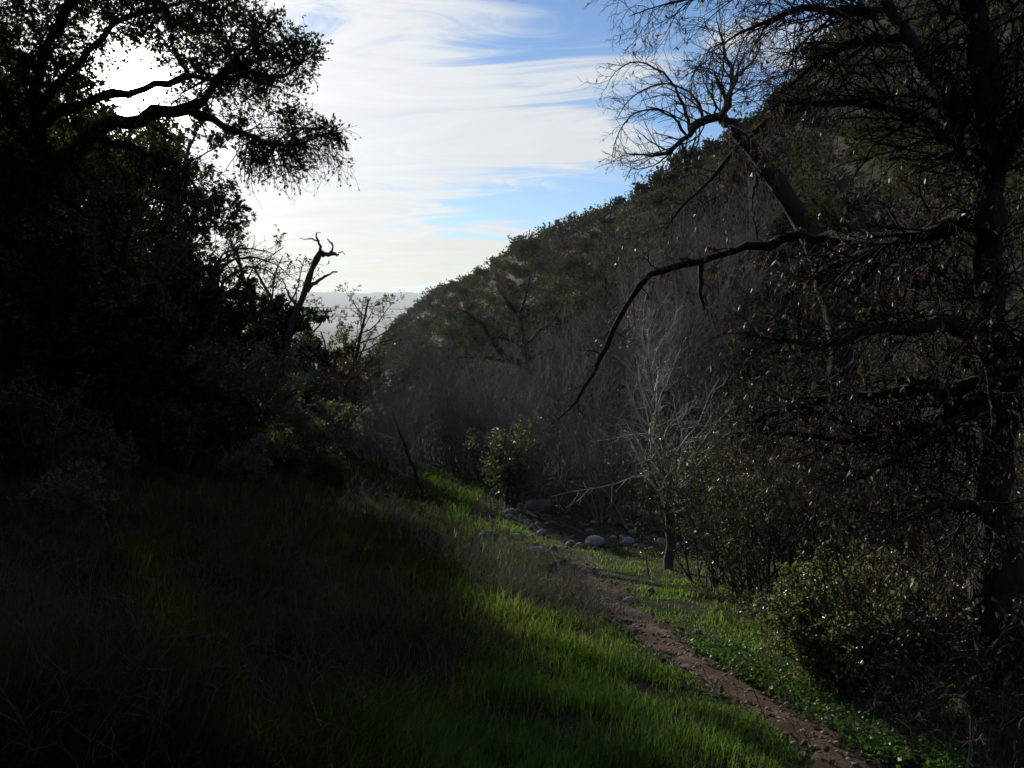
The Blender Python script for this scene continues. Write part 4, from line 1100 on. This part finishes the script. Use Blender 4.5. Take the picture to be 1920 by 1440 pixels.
def right_bushes():
    r = np.random.default_rng(540)
    b = ground_at(1590, 1300)
    place(shrub_parts(541, 1.15, 1.25, 28, (9, 7), 9, (0.034, 0.021), 'bush_leaf'), 'small_leaved_bush', 'round bush with small glossy pale green leaves right of the path', 'bush', b)
    b2 = ground_at(1670, 1290)
    place(shrub_parts(542, 1.2, 1.0, 18, (8, 6), 7, (0.032, 0.02), 'bush_leaf'), 'small_leaved_bush', 'second small-leaved bush behind the round one, nearer the dark trunk', 'bush', b2 + [0.25, 0.7, 0])
    place(shrub_parts(543, 1.5, 1.1, 16, (8, 6), 4, (0.034, 0.022), 'dead_leaf'), 'brown_leaved_shrub', 'shrub with clinging brown dead leaves at the foot of the dark trunk', 'bush', on_ground(3.05, 5.6))
    place(shrub_parts(544, 1.3, 1.2, 16, (8, 6), 3, (0.034, 0.022), 'dead_leaf'), 'brown_leaved_shrub', 'brown-leaved shrub behind the dark trunk', 'bush', on_ground(4.2, 7.2))
    tang = willow_parts(545, 1.0, 34, 0.75, (7, 6), 0.0022, 'twig', up=-0.08, rs=0.22)
    tang2 = willow_parts(546, 0.8, 34, 0.9, (7, 6), 0.0022, 'twig', up=-0.14, rs=0.2)
    lab = ['tangle of dry stems below the round small-leaved bush', 'tangle of dry stems at the bottom right corner', 'tangle of dry stems between the path and the dark trunk', 'tangle of dry stems left of the round small-leaved bush', 'tangle of dry stems behind the round small-leaved bush']
    for k, (u, v, s) in enumerate(((1600, 1330, 0.8), (1830, 1430, 0.9), (1740, 1390, 0.8), (1460, 1190, 0.8), (1720, 1260, 1.2))):
        place((tang, tang2)[k % 2], 'dry_tangle', lab[k], 'brush', ground_at(u, v), 'tangles of dry stems right of the path', r.random() * 6, s)
    # brush screen farther back on the right
    Wt = [willow_parts(550, 3.0, 16, 0.28, (9, 8), 0.0035, 'twig', 2, 'bush_leaf', leaf=(0.05, 0.02), rs=0.6), willow_parts(551, 3.4, 16, 0.22, (8, 7), 0.004, 'twig', 1, 'olive_leaf', leaf=(0.05, 0.02), rs=0.6), willow_parts(552, 2.6, 18, 0.4, (8, 7), 0.004, 'twig', 1, 'dead_leaf', leaf=(0.035, 0.018), rs=0.6)]
    spots = [(1345, 12.4, 0), (1400, 12.2, 2), (1450, 11.2, 0), (1520, 10.4, 1), (1580, 9.6, 0), (1640, 9.4, 2), (1710, 9.0, 1), (1800, 8.6, 0), (1900, 8.2, 2), (1380, 14.5, 1), (1480, 14.0, 0), (1560, 13.6, 1), (1650, 13.0, 0), (1750, 12.2, 1), (1850, 11.6, 0), (1420, 18, 1), (1540, 18, 0), (1660, 18, 1), (1780, 17, 0), (1900, 16, 1), (1960, 10, 1)]
    for k, (u, y, v) in enumerate(spots):
        place(Wt[v], 'brush_clump', ('upright green-leaved stems', 'upright bare stems', 'spreading dead-leaved stems')[v] + ' in the brush right of the sapling, ' + ('front' if y < 12.3 else 'middle' if y < 15 else 'back') + ' row, ' + ('next to the sapling' if u < 1470 else 'behind the round bush' if u < 1690 else 'behind the dark trunk'),
              'brush', on_ground((u - 960) / F * y, y), ('green brush clumps right of the sapling', 'bare brush clumps right of the sapling', 'dry brush clumps right of the sapling')[v], r.random() * 6.28, 0.8 + 0.3 * r.random())
snag_right(); big_right(); right_bushes()

# ------------------------------------------------------------------ rocks, log, sticks
def rock_mesh(seed, flat, mat):
    bm = bmesh.new(); bmesh.ops.create_icosphere(bm, subdivisions=3, radius=1.0)
    V = np.array([v.co[:] for v in bm.verts]); T = np.array([[v.index for v in f.verts] for f in bm.faces]); bm.free()
    r = np.random.default_rng(seed)
    n = norm(V)
    rad = np.ones(len(V))
    for _ in range(11):                       # planar facets cut from the ball
        d = norm(r.standard_normal(3)); c = 0.68 + 0.25 * r.random()
        q = n @ d
        rad = np.minimum(rad, np.where(q > 0.05, c / np.maximum(q, 0.05), 9))
    V = n * rad[:, None]
    V += n * (0.05 * fbm(V[:, 0] * 3 + seed, V[:, 1] * 3 + V[:, 2] * 2, seed, 3))[:, None]
    V *= [1.0, 0.75 + 0.25 * r.random(), flat]
    me = mesh_from('rock', V, [T], smooth=True); me.materials.append(M[mat])
    return me

def rocks():
    r = np.random.default_rng(601)
    # (u, v bottom, width px, flat, mat, label)
    big = [(1117, 1024, 44, 0.62, 'rock', 'largest pale boulder lying in the creek bed where the path ends'),
           (1004, 1040, 52, 0.45, 'rock', 'broad flat pale rock left of the path end'),
           (1325, 1232, 24, 0.85, 'rock_tan', 'round tan stone at the right edge of the path'),
           (1310, 1188, 15, 0.75, 'rock_tan', 'small tan stone in the grass above the round one'),
           (1184, 1131, 30, 0.55, 'rock', 'pale flat stone in the grass right of the path'),
           (1222, 1115, 24, 0.8, 'rock_dark', 'dark rounded stone in front of the pale sapling'),
           (1182, 1019, 30, 0.55, 'rock', 'grey rock right of the largest boulder'),
           (1240, 1019, 26, 0.6, 'rock', 'grey rock just left of the sapling trunk'),
           (1277, 1024, 20, 0.5, 'rock', 'white flat rock just right of the sapling trunk'),
           (912, 1013, 40, 0.7, 'rock_dark', 'dark boulder at the left end of the creek rocks'),
           (866, 1001, 22, 0.5, 'rock', 'pale rock at the edge of the sunlit grass'),
           (940, 1022, 22, 0.7, 'rock', 'small pale rock between the dark boulder and the broad flat rock'),
           (967, 1008, 24, 0.5, 'rock', 'pale slab behind the broad flat rock'),
           (1015, 1003, 20, 0.8, 'rock', 'upright pale rock behind the broad flat rock'),
           (1085, 1052, 12, 0.7, 'rock_dark', 'little dark stone at the very end of the path'),
           (1010, 958, 60, 0.5, 'rock_dark', 'wide dark rock in the shade under the willows'),
           (960, 965, 30, 0.6, 'rock_dark', 'dark rock in the shade left of the wide one')]
    for k, (u, v, w, fl, mt, lb) in enumerate(big):
        p = ground_at(u, v); sz = w / 2 / F * p[1]
        me = rock_mesh(700 + k, fl, mt)
        o = bpy.data.objects.new('boulder' if w > 28 else 'rock', me); link(o)
        o.location = (p[0], p[1] + sz * 0.6, float(h(np.array([p[0]]), np.array([p[1] + sz * 0.6]))[0]) + sz * fl * 0.28); o.scale = (sz,) * 3; o.rotation_euler = (0.1 * r.standard_normal(), 0.1 * r.standard_normal(), r.random() * 0.8)
        tag(o, lb, 'rock')
    small = [rock_mesh(750 + k, 0.6 + 0.08 * k, ('rock', 'rock_dark', 'rock_tan')[k % 3]) for k in range(5)]
    for k in range(110):
        u = 850 + 460 * r.random(); v = 965 + 80 * r.random() ** 0.7 - 14 * abs(u - 1050) / 230
        p = ground_at(u, v); sz = (3 + 7 * r.random() ** 2) / F * p[1]
        o = bpy.data.objects.new('creek_stone', small[r.integers(0, 5)]); link(o)
        o.location = (p[0], p[1], p[2] + sz * 0.25); o.scale = (sz, sz * (0.7 + 0.5 * r.random()), sz); o.rotation_euler = (0.2 * r.standard_normal(), 0.2 * r.standard_normal(), r.random() * 6)
        tag(o, 'small stone strewn over the creek bed where the path ends', 'stone', 'small stones of the creek bed')
    # pebbles and clods on the path
    n = 1500
    ys = 1.5 + (Y_END - 1.5) * r.random(n) ** 1.5
    xs = path_x(ys) + path_hw(ys) * np.clip(0.55 * r.standard_normal(n), -1.1, 1.1)
    zs = h(xs, ys) + 0.028
    bm = bmesh.new(); bmesh.ops.create_icosphere(bm, subdivisions=1, radius=1.0)
    V0 = np.array([q.co[:] for q in bm.verts]); T0 = np.array([[q.index for q in f.verts] for f in bm.faces]); bm.free()
    sz = 0.004 + 0.024 * r.random(n) ** 4
    V = V0[None] * (1 + 0.25 * r.standard_normal((n, len(V0), 1))) * sz[:, None, None] * np.array([1, 0.9, 0.6]) + np.stack([xs, ys, zs], -1)[:, None]
    T = (T0[None] + (np.arange(n) * len(V0))[:, None, None]).reshape(-1, 3)
    me = mesh_from('pebbles', V.reshape(-1, 3), [T]); me.materials.append(M['rock_tan'])
    tag(link(bpy.data.objects.new('pebbles', me)), 'pebbles and clods scattered on the dirt path', 'pebbles', kind='stuff')
    for k in range(46):
        yy = 4.0 + 10.5 * r.random() ** 1.3; xx = float(path_x(yy)) + float(path_hw(yy)) * (1.6 * r.random() - 0.8); sz = 0.018 + 0.035 * r.random() ** 2
        o = bpy.data.objects.new('path_stone', small[r.integers(0, 5)]); link(o)
        o.location = (xx, yy, float(h(np.array([xx]), np.array([yy]))[0]) + 0.026); o.scale = (sz, sz * (0.7 + 0.5 * r.random()), sz); o.rotation_euler = (0.3 * r.standard_normal(), 0.3 * r.standard_normal(), r.random() * 6)
        tag(o, 'small stone half sunk in the trodden dirt of the path', 'stone', 'small stones in the path')
    # dark stump
    p = ground_at(1040, 1080); D = p[1]
    g = Geo(); P, R = limb_arrays([at(1027, 1078, D), at(1036, 1070, D), at(1047, 1064, D), at(1058, 1054, D)], [0.05, 0.10, 0.085, 0.035], 9)
    tubes(g, P, R, 9, 0.16, r)
    o = tag(bpy.data.objects.new('broken_log', g.mesh('broken_log', M['bark'], p)), 'dark broken log lying in the grass left of the path end', 'log'); o.location = tuple(p); link(o)
    # pale curved stick
    p = ground_at(903, 1118); D = p[1]
    g = Geo(); P, R = limb_arrays([at(888, 1096, D), at(897, 1099, D), at(905, 1106, D), at(910, 1116, D)], [0.010, 0.016, 0.018, 0.014], 9); tubes(g, P, R, 6, 0.05, r)
    o = tag(bpy.data.objects.new('pale_stick', g.mesh('pale_stick', M['dead_wood'], p)), 'pale bleached curved stick in the shaded grass', 'stick'); o.location = tuple(p); link(o)
    # twiggy dead branch beside the path
    p = ground_at(1335, 1305); D = p[1]
    g = Geo(); P, R = limb_arrays([p, at(1342, 1285, D), at(1346, 1270, D)], [0.018, 0.014, 0.008], 7); tubes(g, P, R, 6, 0.08, r)
    for ln in ([(1340, 1290), (1320, 1275), (1308, 1258)], [(1340, 1292), (1320, 1285), (1304, 1284)], [(1342, 1284), (1322, 1268), (1318, 1248)], [(1345, 1278), (1358, 1265), (1375, 1258)], [(1340, 1295), (1325, 1302), (1312, 1300)]):
        P, R = limb_arrays(px_line(ln, D), [0.006, 0.005, 0.003], 6); tubes(g, P, R, 4)
    o = tag(bpy.data.objects.new('dead_branch', g.mesh('dead_branch', M['dead_wood'], p)), 'dead forked branch standing in the grass at the path edge', 'branch'); o.location = tuple(p); link(o)
    g = Geo(); p = ground_at(1220, 1195); D = p[1]
    for ln in ([(1200, 1165), (1204, 1150), (1212, 1158)], [(1205, 1172), (1215, 1160), (1216, 1175)], [(1240, 1205), (1250, 1215), (1258, 1220)], [(1236, 1195), (1246, 1210), (1262, 1213)], [(1270, 1210), (1276, 1200)]):
        P, R = limb_arrays(px_line(ln, D) + [0, 0, 0.03], [0.004] * len(ln), 6); tubes(g, P, R, 4)
    o = tag(bpy.data.objects.new('straw_stalks', g.mesh('straw_stalks', M['dead_wood'], p)), 'bent pale straw stalks lying across the path', 'stalks', kind='stuff'); o.location = tuple(p); link(o)
rocks()

# ------------------------------------------------------------------ power lines far out over the valley
def cables():
    for k, (v0, v1) in enumerate(((576, 577.5), (591.5, 593))):
        D = 420.0
        a, b = at(560, v0 - 1, D), at(900, v1 + 1, D + 40)
        tt = np.linspace(0, 1, 24)[:, None]
        P = a * (1 - tt) + b * tt; P[:, 2] -= 2.0 * (4 * tt * (1 - tt))[:, 0] * 0.4
        g = Geo(); tubes(g, P[None], np.full((1, 24), 0.13), 5)
        o = bpy.data.objects.new('power_line', g.mesh('power_line', M['cable'], a)); o.location = tuple(a); link(o)
        tag(o, ('upper', 'lower')[k] + ' of the two power lines crossing the hazy valley', 'power line')
cables()

# ------------------------------------------------------------------ grass, weeds, ground cover
def grass():
    r = np.random.default_rng(801)
    n = 380000
    th = np.radians(-37 + 76 * r.random(n)); rr = 1.6 * (32 / 1.6) ** r.random(n)
    x = rr * np.sin(th); y = rr * np.cos(th)
    s, t = st(x, y)
    dpx = np.abs(x - path_x(y)) / path_hw(y)
    sp = np.interp(t, [0, 20, 32], [1.7, 5.2, 4.2])
    d = s - sp
    dens = np.clip(0.5 + 1.6 * fbm(x / 0.55, y / 0.55, 61, 4), 0.05, 1)
    dens = np.where((y < Y_END + 0.5) & (dpx < 1.25), np.maximum(dens * np.clip((dpx - 0.62 + 0.5 * fbm(x / 0.25, y / 0.25, 63, 2)) * 1.4, 0, 1), 0.012), dens)
    dens *= np.where(d > 2.6, np.clip(1 - (d - 2.6) / 2.5, 0.12, 1), 1)          # thinner under the brush
    dens *= np.where(y > 17.2, np.where(d > -3.2, 0.12, 1), 1)                     # creek bed
    dens *= np.where((y > 18.2) & (x > -3.3) & (x < -1.0), 6, 1)
    keep = r.random(n) < dens
    x, y, rr, d = x[keep], y[keep], rr[keep], d[keep]
    n = len(x); z = h(x, y)
    pat = np.clip(1.5 * fbm(x / 0.9, y / 0.9, 67, 4), -0.85, 1.2)
    tall = np.clip(-d / 2.0, 0, 1)                                                  # longer away from the path on the left
    near = np.clip((np.abs(x - path_x(y)) - path_hw(y)) / 0.9, 0, 1)
    hh = (0.05 + 0.09 * r.random(n)) * (1 + 0.7 * pat) * (0.45 + 0.55 * near) + tall * near * (0.05 + 0.16 * r.random(n)) * (1 + 0.8 * pat)
    hh *= np.where(d > 0.3, 0.75, 1.0)
    w = np.maximum(0.0018, rr * 0.00055) * (0.7 + 0.6 * r.random(n))
    a = r.random(n) * 2 * math.pi
    lean = 0.25 + 0.5 * r.random(n)
    la = r.random(n) * 2 * math.pi
    lx = np.cos(la) * lean + 0.12; ly = np.sin(la) * lean - 0.08
    sx, sy = np.cos(a) * w, np.sin(a) * w
    b = np.stack([x, y, z - 0.01], -1)
    m = b + np.stack([lx * hh * 0.30, ly * hh * 0.30, hh * 0.62], -1)
    tp = b + np.stack([lx * hh * 0.95, ly * hh * 0.95, hh * (0.98 - 0.25 * lean)], -1)
    sd = np.stack([sx, sy, 0 * sx], -1)
    V = np.stack([b - sd, b + sd, m + sd * 0.8, m - sd * 0.8, tp], 1)
    o = np.arange(n)[:, None] * 5
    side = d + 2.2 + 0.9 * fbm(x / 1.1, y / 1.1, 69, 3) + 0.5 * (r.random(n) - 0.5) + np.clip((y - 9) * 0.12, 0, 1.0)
    for nm, mk, lb in (('grass', side > 0, 'bright green grass on the path verges and the sunlit band'), ('slope_grass_dimmed', side <= 0, 'dull olive grass and dead stalks on the slope left of the path, coloured darker to deepen its shade')):
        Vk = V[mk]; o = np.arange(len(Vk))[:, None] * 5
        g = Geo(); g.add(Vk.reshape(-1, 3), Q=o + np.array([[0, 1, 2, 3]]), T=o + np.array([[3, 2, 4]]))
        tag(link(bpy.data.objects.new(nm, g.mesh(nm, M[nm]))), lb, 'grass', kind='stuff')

    # dry weed stalks standing in the sunlit band
    n = 2600
    u = []; 
    k = 0
    px = np.stack([640 + 560 * r.random(9000), 900 + 330 * r.random(9000)], -1)
    lo = np.interp(px[:, 0], [640, 720, 820, 920, 1000, 1060, 1120, 1200], [905, 925, 975, 1020, 1045, 1065, 1100, 1150])
    hi = np.interp(px[:, 0], [640, 720, 820, 920, 1000, 1060, 1120, 1200], [950, 990, 1065, 1130, 1160, 1180, 1200, 1190])
    sel = px[(px[:, 1] > lo) & (px[:, 1] < hi)][:330]
    pts = np.array([ground_at(a_, b_) for a_, b_ in sel])
    pts = np.repeat(pts, 4, 0) + np.concatenate([0.13 * r.standard_normal((len(pts) * 4, 2)), np.zeros((len(pts) * 4, 1))], 1)
    pts[:, 2] = h(pts[:, 0], pts[:, 1])
    ok = np.abs(pts[:, 0] - path_x(pts[:, 1])) > path_hw(pts[:, 1]) + 0.08
    pts = pts[ok]; n = len(pts)
    P0, R0 = grow(r, pts, np.stack([0.25 * r.standard_normal(n) + 0.1, 0.25 * r.standard_normal(n), np.ones(n)], -1), 0.18 + 0.36 * r.random(n), np.full(n, 0.0026), 5, 0.12, (0, 0, 0), 0.5)
    P1, R1 = children(r, P0, R0, 4, 0.4, 35, 12, 0.35, 1, 3, 0.15, (0, 0, 0.05), 0.8, 0.6, 0.0024)
    g = Geo(); tubes(g, P0, R0, 3); tubes(g, P1, R1, 3)
    tag(link(bpy.data.objects.new('dry_weeds', g.mesh('dry_weeds', M['straw']))), 'dry brown weed stalks on the sunlit bank left of the path', 'weeds', kind='stuff')

    n = 1500
    th = np.radians(-36 + 40 * r.random(n)); rr = 2.6 * (17 / 2.6) ** r.random(n)
    x = rr * np.sin(th); y = rr * np.cos(th); s, t = st(x, y)
    d = s - np.interp(t, [0, 20, 32], [1.7, 5.2, 4.2])
    k = (d < -2.0) & (fbm(x / 1.6, y / 1.6, 95, 3) > -0.08)
    pts = np.stack([x, y, h(x, y)], -1)[k]; n = len(pts)
    P0, R0 = grow(r, pts, np.stack([0.5 * r.standard_normal(n) + 0.2, 0.5 * r.standard_normal(n), np.ones(n)], -1), 0.25 + 0.4 * r.random(n), np.full(n, 0.0022), 5, 0.2, (0, 0, -0.05), 0.5)
    P1, R1 = children(r, P0, R0, 4, 0.45, 40, 14, 0.3, 1, 4, 0.2, (0, 0, 0), 0.8, 0.6, 0.0016)
    g = Geo(); tubes(g, P0, R0, 3); tubes(g, P1, R1, 3)
    tag(link(bpy.data.objects.new('dead_stalks', g.mesh('dead_stalks', M['twig']))), 'thin dead stalks tangled through the shaded slope grass', 'weeds', kind='stuff')

    # fallen leaves and twigs on the creek bed and under the brush
    n = 34000
    th = np.radians(-14 + 50 * r.random(n)); rr = 4.0 * (40 / 4.0) ** r.random(n)
    x = rr * np.sin(th); y = rr * np.cos(th); s, t = st(x, y)
    d = s - np.interp(t, [0, 20, 32], [1.7, 5.2, 4.2])
    k = (((d > 2.2) | (y > 16.8)) & (d > -4.5)) | ((np.abs(x - path_x(y)) < 0.5) & (r.random(n) < 0.35))
    x, y = x[k], y[k]; z = h(x, y) + 0.012; n = len(x)
    g = Geo(); leaves(g, r, np.stack([x, y, z], -1), np.concatenate([r.standard_normal((n, 2)), 0.25 * r.standard_normal((n, 1))], 1), 0.055, 0.03, 0.3, 0.7)
    tag(link(bpy.data.objects.new('leaf_litter', g.mesh('leaf_litter', M['litter']))), 'brown fallen leaves on the shaded creek bed and under the brush', 'leaf litter', kind='stuff')

    # leafy ground cover on the right verge of the path
    sel = np.array([(1300 + 520 * q, 0) for q in r.random(7000)])
    base_v = np.interp(sel[:, 0], [1300, 1380, 1450, 1560, 1660, 1820], [1225, 1262, 1300, 1362, 1425, 1500])
    wid = np.interp(sel[:, 0], [1300, 1380, 1450, 1560, 1660, 1820], [18, 38, 50, 55, 50, 60])
    sel[:, 1] = base_v - wid * (0.1 + r.random(len(sel)))
    fx = []
    d3 = np.array([ray(a_, b_) for a_, b_ in sel])
    # march all rays at once
    tcur = np.full(len(sel), 1.5); done = np.zeros(len(sel), bool)
    for _ in range(700):
        p = d3 * tcur[:, None]
        below = p[:, 2] < h0(p[:, 0], p[:, 1])
        done |= below
        tcur = np.where(done, tcur, tcur + 0.015)
        if done.all(): break
    p = d3 * tcur[:, None]
    keep = (np.abs(p[:, 0] - path_x(p[:, 1])) > path_hw(p[:, 1]) * 0.95) & (fbm(p[:, 0] / 0.35, p[:, 1] / 0.35, 91, 3) > -0.18)
    p = p[keep]; p[:, 2] = h(p[:, 0], p[:, 1])
    q = np.repeat(p, 4, 0); n = len(q)
    q = q + np.concatenate([0.035 * r.standard_normal((n, 2)), 0.02 + 0.07 * r.random((n, 1))], 1)
    g = Geo(); leaves(g, r, q, np.concatenate([r.standard_normal((n, 2)), 0.2 + 0.25 * r.standard_normal((n, 1))], 1), 0.030, 0.026, 0.1)
    tag(link(bpy.data.objects.new('ground_cover', g.mesh('ground_cover', M['cover_leaf']))), 'bright green leafy ground cover along the right edge of the path', 'ground cover', kind='stuff')
grass()
